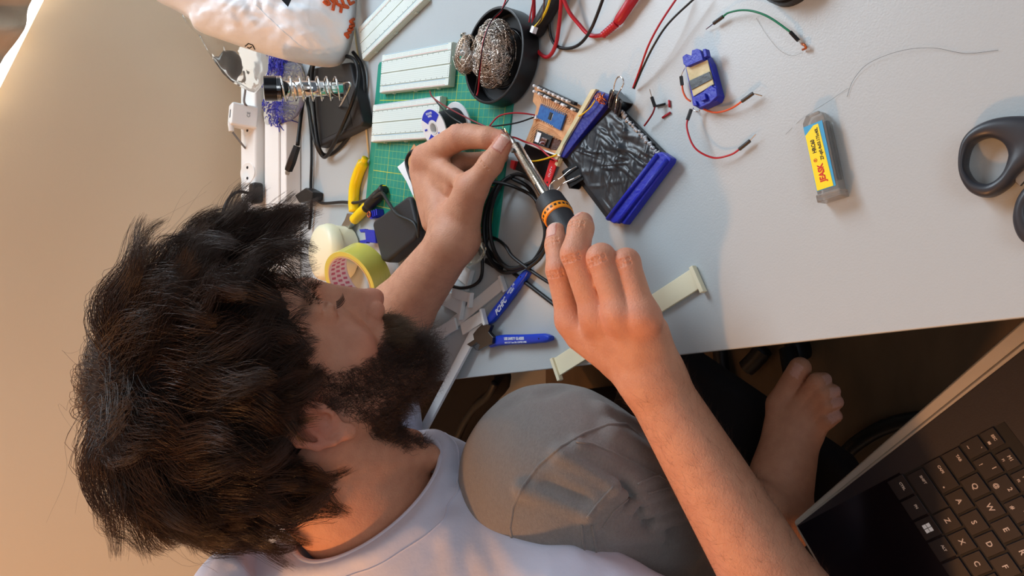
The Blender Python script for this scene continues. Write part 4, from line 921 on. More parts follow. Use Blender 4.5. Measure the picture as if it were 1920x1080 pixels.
RP = [T(1207, 594, .080), T(1174, 492, .084), T(1160, 505, .056), T(1150, 530, .050)]
RTh = [T(1158, 672, .044), T(1100, 610, .040), T(1066, 535, .044), T(1056, 478, .053)]
def crease(P, a, b, c, half, r, off=.0):
    """furrow across a finger: a->b bone direction, at c, on the side facing up"""
    ax = (Vector(b) - Vector(a)).normalized(); sd = ax.cross(Vector((0, -.3, 1))).normalized(); nn = sd.cross(ax)
    return cone(P, Vector(c) + sd * half + nn * off * .8, Vector(c) - sd * half + nn * off * .8, r, r)
def knuck(P, d, a, b, c, r, n_=2, sp=.0034, dep=.0008):
    ax = (Vector(b) - Vector(a)).normalized(); sd = ax.cross(Vector((0, -.35, 1))).normalized(); nn = sd.cross(ax); nn = nn if nn.z > 0 else -nn
    for i in range(n_):
        o = Vector(c) + ax * (i - (n_ - 1) / 2) * sp + nn * (r * .98)
        q = cone(P, o + sd * r * .55 - nn * r * .16, o - sd * r * .55 - nn * r * .16, dep, dep) ; q = np.minimum(q, cone(P, o + sd * r * .2, o - sd * r * .2, dep, dep)); d = smax(d, -q, .0020)
    return d
def f_handR(P, fine=False):
    pal = cone(P, WRR, T(1090, 628, .074), .021, .0150)
    for q, r in ((T(1122, 612, .081), .0150), (T(1165, 608, .081), .0145), (T(1207, 610, .073), .0140)): pal = smin(pal, cone(P, WRR.lerp(q, .05), q, .021, r), .010)
    pal = smin(pal, cone(P, T(1240, 700, .046), T(1222, 620, .058), .016, .0135), .012); pal = smin(pal, cone(P, T(1180, 700, .044), T(1120, 640, .052), .016, .014), .012)
    for q in (RI[0], RM[0], RR[0], RP[0]): pal = smin(pal, ell(P, q + Vector((0, 0, -.001)), None, (.0125, .0125, .0118)), .010)
    for (a_, b_) in (((1094, 594, .070), (1072, 556, .074)), ((1140, 590, .072), (1122, 552, .078)), ((1186, 590, .068), (1166, 556, .070))): pal = smin(pal, cone(P, T(*a_), T(*b_), .012, .0075), .008)
    R_ = ((RI, (.0124, .0117, .0103, .0092)), (RM, (.0128, .0122, .0107, .0094)), (RR, (.0122, .0118, .0098, .0085)), (RP, (.0112, .0112, .0090, .0080)), (RTh, (.016, .0135, .0115, .0092)))
    out = None
    for k, (c, r) in enumerate(R_):
        d = chain(P, c, r)
        if fine and k < 4:
            d = knuck(P, d, c[0], c[1], c[1].lerp(c[0], .03), r[1] * 1.02)
            if k < 2: d = knuck(P, d, c[1], c[2], c[2].lerp(c[1], .05), r[2], 2)
        d = smin(pal, d, .009); out = d if out is None else np.minimum(out, d)
    for c in (RI, RM, RR, RP): out = smin(out, cone(P, WRR.lerp(c[0], .35) + Vector((0, 0, .0125)), c[0] + Vector((0, 0, .0060)), .0022, .0034), .012)
    return out
LI = [T(796, 294, .050), T(866, 254, .054), T(915, 259, .046), T(941, 259, .040)]
LM_ = [T(800, 318, .030), T(866, 304, .022), T(912, 300, .012), T(940, 293, .012)]
LR_ = [T(806, 345, .022), T(866, 326, .016), T(866, 345, .011), T(846, 356, .010)]
LP_ = [T(815, 372, .018), T(862, 356, .013), T(858, 372, .010), T(842, 380, .010)]
LT = [T(852, 405, .052), T(886, 352, .056), T(920, 308, .052), T(944, 270, .042)]
def f_handL(P, fine=False):
    pal = cone(P, WRL, T(806, 312, .038), .021, .0165)
    for q, r in ((T(812, 335, .028), .016), (T(822, 360, .024), .015), (T(832, 385, .022), .014)): pal = smin(pal, cone(P, WRL, q, .020, r), .012)
    pal = smin(pal, cone(P, T(866, 440, .045), LT[1], .0195, .0145), .012); pal = smin(pal, cone(P, T(815, 415, .040), T(790, 320, .044), .016, .0145), .014)
    pal = smin(pal, cone(P, LT[1], LI[0], .0095, .0115), .014); pal = smin(pal, cone(P, T(836, 334, .044), T(852, 352, .046), .014, .012), .012)
    R_ = ((LI, (.0140, .0152, .0118, .0086)), (LM_, (.0128, .0112, .0096, .0082)), (LR_, (.012, .0108, .0095, .008)), (LP_, (.011, .0098, .0086, .0075)), (LT, (.0175, .0145, .0130, .0100)))
    out = None
    for k, (c, r) in enumerate(R_):
        d = chain(P, c, r)
        if fine and k == 4: d = knuck(P, d, c[1], c[2], c[2], r[2], 1)
        d = smin(pal, d, .010); out = d if out is None else np.minimum(out, d)
    return out
FZ = lambda x, y, z: Z(x, y, z)
TOES = [[FZ(1462, 758, .466), FZ(1500, 690, .464)], [FZ(1490, 765, .464), FZ(1532, 716, .470), FZ(1545, 712, .460)], [FZ(1505, 778, .462), FZ(1545, 736, .467), FZ(1562, 734, .458)], [FZ(1515, 795, .460), FZ(1550, 758, .464), FZ(1568, 754, .456)], [FZ(1518, 820, .458), FZ(1550, 788, .461), FZ(1566, 780, .455)]]
def f_foot(P):
    heel = FZ(1440, 965, .468); pal = cone(P, heel, FZ(1468, 800, .466), .028, .017)
    for t in TOES: pal = smin(pal, cone(P, FZ(1462, 900, .480), t[0], .026, .0125), .015)
    pal = smin(pal, cone(P, ANK, FZ(1470, 880, .482), .034, .028), .02); out = None
    for i, t in enumerate(TOES):
        r = [(.0150, .0130), (.0105, .010, .0088), (.010, .0098, .0086), (.0098, .0094, .0084), (.0096, .0092, .0082)][i]; d = smin(pal, chain(P, t, r), .010); out = d if out is None else np.minimum(out, d)
    return out
def f_legs(P):
    d = smin(cone(P, HIP, KNEE, .075, .055), cone(P, KNEE, ANK, .050, .036), .02); return d
def f_all(P):
    d = smin(f_head(P), f_neck(P), .022); d = smin(d, f_torso(P), .03); d = smin(d, f_armR(P), .012); d = smin(d, f_armL(P), .012)
    return smin(smin(d, f_handR(P, True), .012), f_handL(P, True), .012)
G = Grid((-.66, .20, .425), (.18, 1.02, 1.17), .0023)
def bb(pts, pad): a = np.array([tuple(p) for p in pts]); return a.min(0) - pad, a.max(0) + pad
G.put(f_head, *bb([HO], .15), k=.022); G.put(f_neck, *bb([NK0, NK1], .11), k=.022); G.put(f_torso, *bb([NK1, HIP, HIP2, SHR, SHL], .16), k=.03)
G.put(f_armR, *bb([SHR, ELR, WRR], .06), k=.012); G.put(f_armL, *bb([SHL, ELL, WRL], .06), k=.012)
G.put(f_handR, *bb(RI + RM + RR + RP + RTh + [WRR], .035), k=.012); G.put(f_handL, *bb(LI + LM_ + LR_ + LP_ + LT + [WRL], .035), k=.012)
G.put(f_legs, *bb([HIP, KNEE, ANK], .09), k=.02); G.put(f_foot, *bb([ANK] + [p for t in TOES for p in t] + [FZ(1440, 965, .468)], .04), k=.012)
V, Q = G.mesh(); del G
# finer skin on the hands and the face
def near(V, c, r): return ((V - npv(c)) ** 2).sum(1) < r * r
def refine(V, Q, mask):
    me = np_mesh('tmp', V, Q); bm = bmesh.new(); bm.from_mesh(me); bpy.data.meshes.remove(me); bm.verts.ensure_lookup_table(); n0 = len(bm.verts)
    es = [e for e in bm.edges if mask[e.verts[0].index] and mask[e.verts[1].index]]
    bmesh.ops.subdivide_edges(bm, edges=es, cuts=1, use_grid_fill=True); me = bpy.data.meshes.new('body'); bm.to_mesh(me); bm.free(); return me
mk = near(V, T(1130, 560, .07), .115) | near(V, T(870, 330, .04), .105) | (near(V, hl(60, 10, -30), .10))
body_me = refine(V, Q, mk)
nv = len(body_me.vertices); co = np.empty(nv * 3, np.float32); body_me.vertices.foreach_get('co', co); co = co.reshape(-1, 3)
mk = near(co, T(1130, 560, .07), .112) | near(co, T(870, 330, .04), .102) | near(co, hl(60, 10, -30), .097)
co[mk] = project(f_all, co[mk], 2)
# one level more round the knuckles, for the furrows
Qb = None
def joints(c_): return near(c_, RI[1], .0165) | near(c_, RM[1], .0175) | near(c_, RR[1], .015) | near(c_, RP[1], .015) | near(c_, RI[2], .013) | near(c_, RM[2], .013) | near(c_, LT[2], .018) | near(c_, RI[3], .013)
bm = bmesh.new(); body_me.vertices.foreach_set('co', co.ravel()); bm.from_mesh(body_me); mk = joints(co)
bmesh.ops.subdivide_edges(bm, edges=[e for e in bm.edges if mk[e.verts[0].index] and mk[e.verts[1].index]], cuts=1, use_grid_fill=True); bm.to_mesh(body_me); bm.free()
nv = len(body_me.vertices); co = np.empty(nv * 3, np.float32); body_me.vertices.foreach_get('co', co); co = co.reshape(-1, 3); mk = joints(co); co[mk] = project(f_all, co[mk], 2)
body_me.vertices.foreach_set('co', co.ravel()); body_me.polygons.foreach_set('use_smooth', np.ones(len(body_me.polygons), bool)); body_me.update()
# the skin's own colouring: redder ears, nose, knuckles and fingertips, pale nails
base = np.array(lin((212, 154, 124))); red_ = np.array(lin((206, 128, 108))); nail = np.array(lin((226, 176, 160))); arm_c = np.array(lin((206, 154, 124)))
colr = np.tile(base, (nv, 1))
def blend(c, pos, r, amt):
    w = np.exp(-((co - npv(pos)) ** 2).sum(1) / (r * r)) * amt; colr[:] = colr * (1 - w[:, None]) + c * w[:, None]
for c in (RI, RM, RR, RP, LI, LT): blend(red_, c[0], .016, .5); blend(red_, c[1], .013, .6); blend(red_, c[-1], .011, .55)
for q, r, a in ((hl(116, 0, -46), .02, .6), (hl(70, 45, -45), .03, .35), (hl(-12, 86, -30), .035, .75), (hl(-12, -86, -30), .035, .7), (hl(99, 0, -80), .016, .7)): blend(red_, q, r, a)
for sd_ in (1, -1):       # dark lash line
    for t_ in np.linspace(0, 1, 9): blend(np.array(lin((70, 46, 40))), hl(92 - 5.5 * t_, sd_ * (22 + 21 * t_), -7.5 + 2 * t_), .0016, .8)
def nails(c, r, up_=Vector((0, -.25, 1)), sc=1.0, rim=True):
    a, b = Vector(c[-2]), Vector(c[-1]); ax = (b - a).normalized(); nn = (up_ - ax * up_.dot(ax)).normalized(); sd = ax.cross(nn); o = b + nn * r
    d = co - npv(o); s = d @ npv(sd); l = d @ npv(ax); h = d @ npv(nn); m = (np.abs(s) < r * .68 * sc) & (l > -r * 1.15 * sc) & (l < r * .85) & (h > -r * .62) & (h < r)
    edge = (np.abs(s) > r * .56 * sc) | (l < -r * 1.0 * sc); colr[m] = nail
    if rim: colr[m & edge] = red_ * .92; colr[m & (l > r * .62)] = np.array(lin((238, 222, 204)))
nails(RI, .0086); nails(RM, .0090); nails(LT, .0100, Vector((.5, -.9, .7)))
for t in TOES: nails([t[-2], t[-1]], .008, rim=False)
at = body_me.color_attributes.new('tone', 'FLOAT_COLOR', 'POINT'); at.data.foreach_set('color', np.concatenate([colr, np.ones((nv, 1))], 1).astype(np.float32).ravel())
ms = mat('skin', (212, 160, 134), .5, bump=.55, scale=520, detail=6, sss=.14, spec=.4); nt = ms.node_tree; bs = nt.nodes['Principled BSDF']
an = nt.nodes.new('ShaderNodeVertexColor'); an.layer_name = 'tone'
mx = nt.nodes.new('ShaderNodeMixRGB'); mx.blend_type = 'MULTIPLY'; mx.inputs[0].default_value = .5
nz = nt.nodes.new('ShaderNodeTexNoise'); nz.inputs['Scale'].default_value = 90; nz.inputs['Detail'].default_value = 5; rp = nt.nodes.new('ShaderNodeValToRGB')
rp.color_ramp.elements[0].color = (.90, .82, .80, 1); rp.color_ramp.elements[1].color = (1.05, 1.04, 1.03, 1); rp.color_ramp.elements[0].position = .35; rp.color_ramp.elements[1].position = .62
tcn = [n for n in nt.nodes if n.type == 'TEX_COORD'][0]; nt.links.new(tcn.outputs['Object'], nz.inputs['Vector']); nt.links.new(nz.outputs['Fac'], rp.inputs[0])
nt.links.new(an.outputs['Color'], mx.inputs[1]); nt.links.new(rp.outputs[0], mx.inputs[2]); nt.links.new(mx.outputs[0], bs.inputs['Base Color'])
vo = nt.nodes.new('ShaderNodeTexVoronoi'); vo.inputs['Scale'].default_value = 760; vo.feature = 'DISTANCE_TO_EDGE'; nt.links.new(tcn.outputs['Object'], vo.inputs['Vector'])
b2 = nt.nodes.new('ShaderNodeBump'); b2.inputs['Strength'].default_value = .35; b2.inputs['Distance'].default_value = .0006; ob = [n for n in nt.nodes if n.type == 'BUMP' and n != b2][0]
nt.links.new(vo.outputs['Distance'], b2.inputs['Height']); nt.links.new(ob.outputs[0], b2.inputs['Normal']); nt.links.new(b2.outputs[0], bs.inputs['Normal'])
body_me.materials.append(ms)
person = bpy.data.objects.new('person', body_me); COL.objects.link(person)
tag(person, 'bearded person with dark wavy hair bent over the desk, soldering', 'person')
# ------------------------------------------------------------------ T-shirt
def nrm(fn, p, e=.002):
    p = npv(p); g = np.array([float(fn((p + np.eye(3, dtype=np.float32)[i] * e)[None])[0] - fn((p - np.eye(3, dtype=np.float32)[i] * e)[None])[0]) for i in range(3)]); return Vector(g / np.linalg.norm(g))
def ridge(fn, a, b, r, sink):      # a soft fold lying on the cloth, sunk by so many metres
    p, q = trace(fn, *a), trace(fn, *b)
    if (p - CAM).length > 1.6 or (q - CAM).length > 1.6: return (Vector((0, 0, 9)), Vector((0, 0, 9.1)), .001)
    return (p - nrm(fn, p) * sink, q - nrm(fn, q) * sink, r)
RC = hl(-52, 0, -143); RN = Vector(np.array([.408, 0, .913]) @ HB).normalized(); RX = Vector(np.array([.913, 0, -.408]) @ HB).normalized(); RY = RN.cross(RX)
def f_shirt(P, carve=True):
    d = cone(P, NK1 + Vector((-.05, 0, -.06)), HIP.lerp(HIP2, .5), .105, .150); d = smin(d, cone(P, SHR, SHL, .057, .060), .05)
    d = smin(d, cone(P, RC - RN * .075, SHR, .070, .062), .05); d = smin(d, cone(P, RC - RN * .075, SHL, .070, .062), .05)
    d = smin(d, cone(P, D(455, 1122, .74), D(640, 1160, .78), .055, .060), .05)
    d = smin(d, cone(P, RC - RN * .012, RC - RN * .085, .089, .140), .045)
    d = smin(d, cone(P, SHR, SHR.lerp(ELR, .62), .058, .066), .03); d = smin(d, cone(P, SHL, SHL.lerp(ELL, .6), .064, .062), .03)
    d = d + .0034 * sn(P, 34, .6) + .0020 * sn(P, 71, 2.0) + .0010 * np.abs(sn(P, 95, .7))
    for a, b, r in SRID: d = smin(d, cone(P, a, b, r, r * .5), .012)
    for (a, b, r) in (((870, 960), (1010, 1075), .006), ((905, 950), (1075, 1080), .005), ((945, 985), (1020, 1078), .005)):
        pass
    rel = P - npv(RC); ax = rel @ npv(RN); d = smax(d, np.minimum(ax, .128 - np.sqrt((rel * rel).sum(-1))), .006)
    x, y = rel @ npv(RX) / .0870, rel @ npv(RY) / .0815; rr_ = np.sqrt(x * x + y * y)
    d = smax(d, -np.maximum((rr_ - .955) * .082, -.065 - ax), .003)
    for e in (SHR.lerp(ELR, .62), SHL.lerp(ELL, .6)): pass
    # open sleeve ends
    a = SHR.lerp(ELR, .56); n_ = (ELR - SHR).normalized(); d = smax(d, np.minimum((P - npv(a)) @ npv(n_), .10 - np.sqrt(((P - npv(a)) ** 2).sum(-1))), .004)
    return d
SRID = []
SRID = [ridge(f_shirt, *q) for q in (((870, 930), (905, 1075), .012, .008), ((900, 955), (985, 1075), .012, .008), ((935, 985), (1030, 1072), .013, .008), ((800, 1000), (760, 1075), .010, .007), ((840, 985), (850, 1070), .011, .008), ((420, 1050), (400, 1078), .01, .006), ((450, 1062), (440, 1078), .01, .006))]
g = Grid((-.66, .28, .52), (-.04, .97, 1.06), .0031); g.put(f_shirt, (-.66, .28, .52), (-.04, .97, 1.06), k=.001); V, Q = g.mesh(); del g
sh_me = np_mesh('t_shirt', V, Q)
m_sh = mat('shirt_jersey', (214, 216, 234), .85, bump=.9, scale=70, detail=9, sheen=.25, spec=.2)
sh_me.materials.append(m_sh); shirt = bpy.data.objects.new('t_shirt', sh_me); COL.objects.link(shirt); shirt.parent = person; shirt['label'] = 'pale lilac grey t-shirt'
rp_ = [RC + RX * .0870 * math.cos(a) * .985 + RY * .0815 * math.sin(a) * .985 - RN * .002 for a in [2 * PI * i / 90 for i in range(90)]]
obj('collar_rib', MB().tube(rp_, .0032, 10, closed=True), m_sh, shirt, smooth=True)
st_ = []
for i in range(120):      # stitch ring a finger's width below the neckline
    a = 2 * PI * i / 120; o_ = RC - RN * .013; dr = RX * math.cos(a) + RY * math.sin(a); p = npv(o_ + dr * .14)
    for _ in range(60):
        s_ = float(f_shirt(p[None])[0]); p = p - npv(dr) * min(s_, .01) * .8
        if abs(s_) < 2e-4: break
    q_ = Vector([float(v) for v in p]); rad_ = (q_ - o_).length
    if rad_ < .075 or rad_ > .125: q_ = o_ + dr * .094
    st_.append(q_ + dr * .0002)
obj('collar_seam', MB().tube(st_, .0009, 6, closed=True), m_sh, shirt, smooth=True)

# ------------------------------------------------------------------ trousers, knee drawn up
def f_pants0(P):
    d = cone(P, HIP, KNEE, .115, .083); d = smin(d, cone(P, KNEE, KNEE.lerp(ANK, .42), .081, .070), .03)
    d = smin(d, ell(P, KNEE + Vector((-.01, -.004, -.004)), None, (.090, .087, .088)), .02)
    return smin(d, cone(P, HIP.lerp(KNEE, .35) + Vector((.06, -.03, -.05)), HIP.lerp(KNEE, .7) + Vector((.06, -.02, -.08)), .05, .05), .03)
RID = [ridge(f_pants0, *q) for q in (((978, 918), (1098, 965), .0085, .0025), ((1050, 852), (1150, 913), .010, .0025), ((1082, 834), (1190, 900), .009, .0025), ((1150, 812), (1262, 880), .018, .011),
    ((1100, 970), (1152, 912), .007, .0020), ((1118, 985), (1170, 928), .007, .0016), ((1140, 995), (1190, 948), .007, .0020), ((1195, 910), (1256, 892), .007, .0020), ((1205, 935), (1270, 915), .007, .0016), ((1215, 960), (1280, 940), .007, .0020), ((1232, 985), (1290, 965), .008, .0025),
    ((1090, 990), (1094, 1060), .005, .002), ((1110, 1000), (1118, 1060), .005, .002), ((1150, 1005), (1240, 1010), .010, .005), ((1095, 728), (1165, 748), .012, .006), ((1130, 765), (1190, 790), .012, .007))]
VAL = [ridge(f_pants0, *q) for q in (((1078, 866), (1165, 918), .006, -.001), ((1160, 908), (1228, 970), .011, -.005), ((1030, 908), (1090, 938), .005, -.003), ((1075, 757), (1195, 765), .012, -.006), ((1225, 975), (1262, 1010), .009, -.004), ((1020, 735), (1060, 722), .008, -.004), ((958, 752), (975, 742), .006, -.003))]
def f_pants(P):
    d = f_pants0(P) + .0014 * sn(P, 40, 1.1) + .0005 * sn(P, 120, .2)
    for a, b, r in VAL: d = smax(d, -cone(P, a, b, r, r), .012)
    for a, b, r in RID: d = smin(d, cone(P, a, b, r, r * .8), .0045)
    return d
lo, hi = bb([HIP, KNEE, ANK], .13); g = Grid(lo, hi, .0027); g.put(f_pants, lo, hi, k=.001); V, Q = g.mesh(); del g
pa_me = np_mesh('trousers', V, Q); m_pa = mat('trouser_twill', (140, 137, 134), .85, bump=.8, scale=800, detail=4, sheen=.3, spec=.2, stretch=(1, 2.2, 1.4), var=(132, 128, 126), varscale=300)
pa_me.materials.append(m_pa); pants = bpy.data.objects.new('trousers', pa_me); COL.objects.link(pants); pants.parent = person; pants['label'] = 'grey-brown trousers with seams round the knee'
fl = lambda *p: [trace(f_pants, *q) for q in p]
def seam(pts, r=.0011, n=5, name='seam'):
    P = []
    for a, b in zip(pts[:-1], pts[1:]):
        for k in range(n): P.append(trace(f_pants, a[0] + (b[0] - a[0]) * k / n, a[1] + (b[1] - a[1]) * k / n))
    P.append(trace(f_pants, *pts[-1])); P = [p for p in P if (p - CAM).length < 1.4]; return obj(name, MB().tube(P, r, 8), m_pa, pants, smooth=True)
seam([(962, 1020), (956, 990), (962, 950), (980, 912), (1010, 872), (1050, 838), (1095, 812), (1140, 795), (1175, 795), (1195, 812)], .0013)
seam([(1080, 828), (1110, 832), (1150, 848), (1200, 872), (1250, 900)])
seam([(1100, 972), (1120, 945), (1150, 912)]); seam([(1130, 990), (1150, 960), (1180, 934)]); seam([(1195, 908), (1225, 893), (1255, 888)]); seam([(1215, 925), (1250, 915), (1275, 912)])
seam([(1090, 985), (1094, 1020), (1098, 1050)]); seam([(1110, 985), (1116, 1020), (1120, 1055)])
# other leg under the desk, barely lit
def f_leg2(P): return smin(cone(P, HIP2, KNEE2, .10, .070), cone(P, KNEE2, ANK2, .060, .05), .03) + .002 * sn(P, 35, .3)
lo, hi = bb([HIP2, KNEE2, ANK2], .12); g = Grid(lo, hi, .008); g.put(f_leg2, lo, hi, k=.001); V, Q = g.mesh(); del g
me2 = np_mesh('trouser_leg', V, Q); me2.materials.append(m_pa); o = bpy.data.objects.new('trouser_leg', me2); COL.objects.link(o); o.parent = pants

# ------------------------------------------------------------------ hair
m_hair = mat('dark_hair', (64, 43, 31), .33, spec=.35, var=(58, 42, 34), varscale=60); m_beard = mat('beard_hair', (66, 46, 36), .38, spec=.6)
m_tip = mat('sunlit_moustache_hair', (104, 80, 58), .42, spec=.45)  # beard brown made lighter: sunlight on the moustache put into its colour
def strands(name, P, r0, r1, mt, parent, label=None, K=3):
    """P: n x m x 3 points -> thin tapering three-sided hairs in one mesh"""
    n, m, _ = P.shape; t = np.gradient(P, axis=1); t /= np.maximum(np.linalg.norm(t, axis=2, keepdims=True), 1e-9)
    ref = np.array([.31, .52, .79]); u = np.cross(t, ref); u /= np.maximum(np.linalg.norm(u, axis=2, keepdims=True), 1e-9); v = np.cross(t, u)
    r0 = np.broadcast_to(np.asarray(r0, float).reshape(-1, 1), (n, 1)); r = (r0 + (r1 - r0) * np.linspace(0, 1, m)[None] ** 1.5)[..., None]
    R = [P + r * (u * math.cos(2 * PI * k / K) + v * math.sin(2 * PI * k / K)) for k in range(K)]; V = np.stack(R, 2).reshape(-1, 3)
    i = np.arange(n)[:, None, None] * m * K; j = np.arange(m - 1)[None, :, None] * K; k = np.arange(K)[None, None]; k2 = (k + 1) % K
    Q = np.stack([i + j + k, i + j + k2, i + j + K + k2, i + j + K + k], -1).reshape(-1, 4); return V, Q
def hair_obj(name, lots, mt, parent, label=None):
    V = np.concatenate([a for a, _ in lots]); o_ = 0; Qs = []
    for a, q in lots: Qs.append(q + o_); o_ += len(a)
    me = np_mesh(name, V, np.concatenate(Qs)); me.materials.append(mt); o = bpy.data.objects.new(name, me); COL.objects.link(o); o.parent = parent
    if label: o['label'] = label
    return o
rs = np.random.RandomState(11)
CE, CR = np.array([-8, 0, 22.]), np.array([99, 77, 88.])       # the skull, in millimetres
WH = np.array([-.42, .26, .87]); WH /= np.linalg.norm(WH)
def grows(d):
    p = CE + CR * d; f, r, u = p[..., 0], np.abs(p[..., 1]), p[..., 2]
    ok = u > np.where(f > 30, 58 - np.clip(r - 42, 0, 40) * 1.15, np.where(f > -2, 2, np.where(f > -30, -22 , -60)))
    return ok
def rand_dirs(n):
    out = []
    while len(out) < n:
        d = rs.randn(3); d /= np.linalg.norm(d)
        if grows(d): out.append(d)
    return np.array(out)
def paths(d0, L_, lift, ph, lam, amp, sw, m=15, curl=None, jit=None):
    """hairs flow away from the whorl, rise off the scalp and wave; all arrays per hair"""
    n = len(d0); ax = np.cross(np.tile(WH, (n, 1)), d0); ax /= np.maximum(np.linalg.norm(ax, axis=1, keepdims=True), 1e-6)
    s = np.linspace(0, 1, m)[None]; P = np.zeros((n, m, 3)); th = (L_[:, None] * s) / 122.
    c, sn_ = np.cos(th)[..., None], np.sin(th)[..., None]; d = d0[:, None] * c + np.cross(ax, d0)[:, None] * sn_ + ax[:, None] * (np.einsum('ij,ij->i', ax, d0)[:, None, None]) * (1 - c)
    lat = ax[:, None] * (np.sin(2 * PI * L_[:, None] * s / lam[:, None] + ph[:, None]) * amp[:, None] * s + sw[:, None] * s ** 1.5)[..., None]
    up_ = lift[:, None] * (1 - np.exp(-s * 4.5)) + curl[:, None] * np.maximum(s - .55, 0) ** 1.6 + (np.cos(2 * PI * L_[:, None] * s / lam[:, None] + ph[:, None] * 1.7) * amp[:, None] * .6) * s
    nn = d / CR; nn /= np.linalg.norm(nn, axis=2, keepdims=True); P = CE + CR * d + nn * (up_ + .5)[..., None] + lat; return P
def toworld(P): return HO + (P * HS / 1000) @ HB.astype(float)
def front(d): return np.clip(d[:, 0], 0, 1)
NC = 400; cd = rand_dirs(NC); fr = front(cd); far_ = np.clip(-cd[:, 1], 0, 1); bk = np.clip(-cd[:, 0], 0, 1) * np.clip(.5 - cd[:, 2], 0, 1)
cL = rs.uniform(66, 104, NC) - 26 * fr * (cd[:, 1] > .1) + 14 * bk; cl = rs.uniform(20, 48, NC) + 14 * fr * (cd[:, 2] > .3) + 6 * bk + 9 * far_; cph = rs.uniform(0, 6.3, NC); clam = rs.uniform(34, 62, NC); camp = rs.uniform(6, 15, NC); csw = rs.uniform(-32, 32, NC); cc = rs.uniform(-40, 90, NC)
pe = (CE + CR * cd); pe[:, 1] = np.abs(pe[:, 1]); ne_ = np.exp(-((pe - np.array([-6, 76, -5])) ** 2).sum(1) / 44. ** 2); cL *= 1 - .55 * ne_; cl *= 1 - .55 * ne_
def banned(P):
    f, r, u = P[..., 0], np.abs(P[..., 1]), P[..., 2]; lim = np.interp(f, [-5, 16, 31, 46, 57, 71, 85, 110, 150], [-28, -23, -13, 0, 14, 28, 38, 44, 44]) + 5
    return ((f > 4) & (u < lim)) | ((f > -30) & (f <= 10) & (r > 58) & (u < -12))
def trim(L_, fn):
    P = fn(L_); b = banned(P); first = np.where(b.any(1), b.argmax(1), P.shape[1]); return L_ * np.clip(first / (P.shape[1] - 1.), .12, 1)
cL = trim(cL, lambda L_: paths(cd, L_, cl, cph, clam, camp, csw, 15, cc))
top_ = np.clip(cd[:, 2], 0, 1) * np.clip(.75 - cd[:, 0] * .6, 0, 1); cl += 13 * top_ * (1 - ne_) + 9 * bk
GP = paths(cd, cL, cl, cph, clam, camp, csw, 15, cc)
lots = []
# locks: the body of each clump
Vl, Ql = [], []
per = 80; own = np.repeat(np.arange(NC), per); n = len(own); j = rs.randn(n, 3) * .095; d0 = cd[own] + j; d0 /= np.linalg.norm(d0, axis=1, keepdims=True); keep = grows(d0); own, d0 = own[keep], d0[keep]; n = len(own)
SPp = paths(d0, cL[own] * rs.uniform(.75, 1.12, n), cl[own] * rs.uniform(.45, 1.08, n), cph[own] + rs.randn(n) * .25, clam[own], camp[own] * rs.uniform(.8, 1.2, n), csw[own] + rs.randn(n) * 3, 15, cc[own] + rs.randn(n) * 9)
w = (np.linspace(0, 1, 15) ** .8 * .86)[None, :, None]; SPp = SPp * (1 - w) + (GP[own] + (rs.randn(n, 1, 3) * 2.0)) * w
SPp = SPp[banned(SPp)[:, 3:].sum(1) < 3]
lots.append(strands('h', toworld(SPp), .00027, .00006, None, None))
# flyaways
nf = 420; fd = rand_dirs(nf); Fp = paths(fd, rs.uniform(70, 130, nf), rs.uniform(30, 62, nf), rs.uniform(0, 6.3, nf), rs.uniform(35, 70, nf), rs.uniform(5, 12, nf), rs.uniform(-35, 35, nf), 18, rs.uniform(0, 110, nf)); Fp = Fp[~banned(Fp).any(1)]
lots.append(strands('f', toworld(Fp), .00012, .00004, None, None))
# nape locks reaching the collar
nn_ = 26; nd = np.stack([rs.uniform(-.95, -.62, nn_), rs.uniform(-.1, .75, nn_), rs.uniform(-.72, -.35, nn_)], 1); nd /= np.linalg.norm(nd, axis=1, keepdims=True)
hair = hair_obj('hair', lots, m_hair, person, 'thick dark brown wavy hair')
gr = grows
# dense inner hair so that no scalp shows through
def f_cap(P):
    q = (P - HO) @ HB.T * (1000 / HS); d = ell(q, (-12, 0, 30), None, (115, 90, 106)); r = np.abs(q[..., 1]); f, u = q[..., 0], q[..., 2]
    lim = np.where(f > 30, 62 - np.clip(r - 42, 0, 45) * 1.2, np.where(f > 0, 62 - (30 - f) * 1.6 - np.clip(r - 42, 0, 45) * 1.2, np.where(f > -25, -6.0, -58)))
    d = d + 3.2 * sn(q, .085, .4) + 1.5 * sn(q, .2, 1.4); return np.maximum(d, (lim - u) * .6) * (HS / 1000)
lo, hi = bb([HO], .16); g = Grid(lo, hi, .0032); g.put(f_cap, lo, hi, k=.001); V, Q = g.mesh(); del g
cm = np_mesh('under_hair', V, Q); cm.materials.append(mat('under_hair', (30, 22, 20), .7, bump=1.0, scale=500, spec=.2)); o = bpy.data.objects.new('under_hair', cm); COL.objects.link(o); o.parent = hair

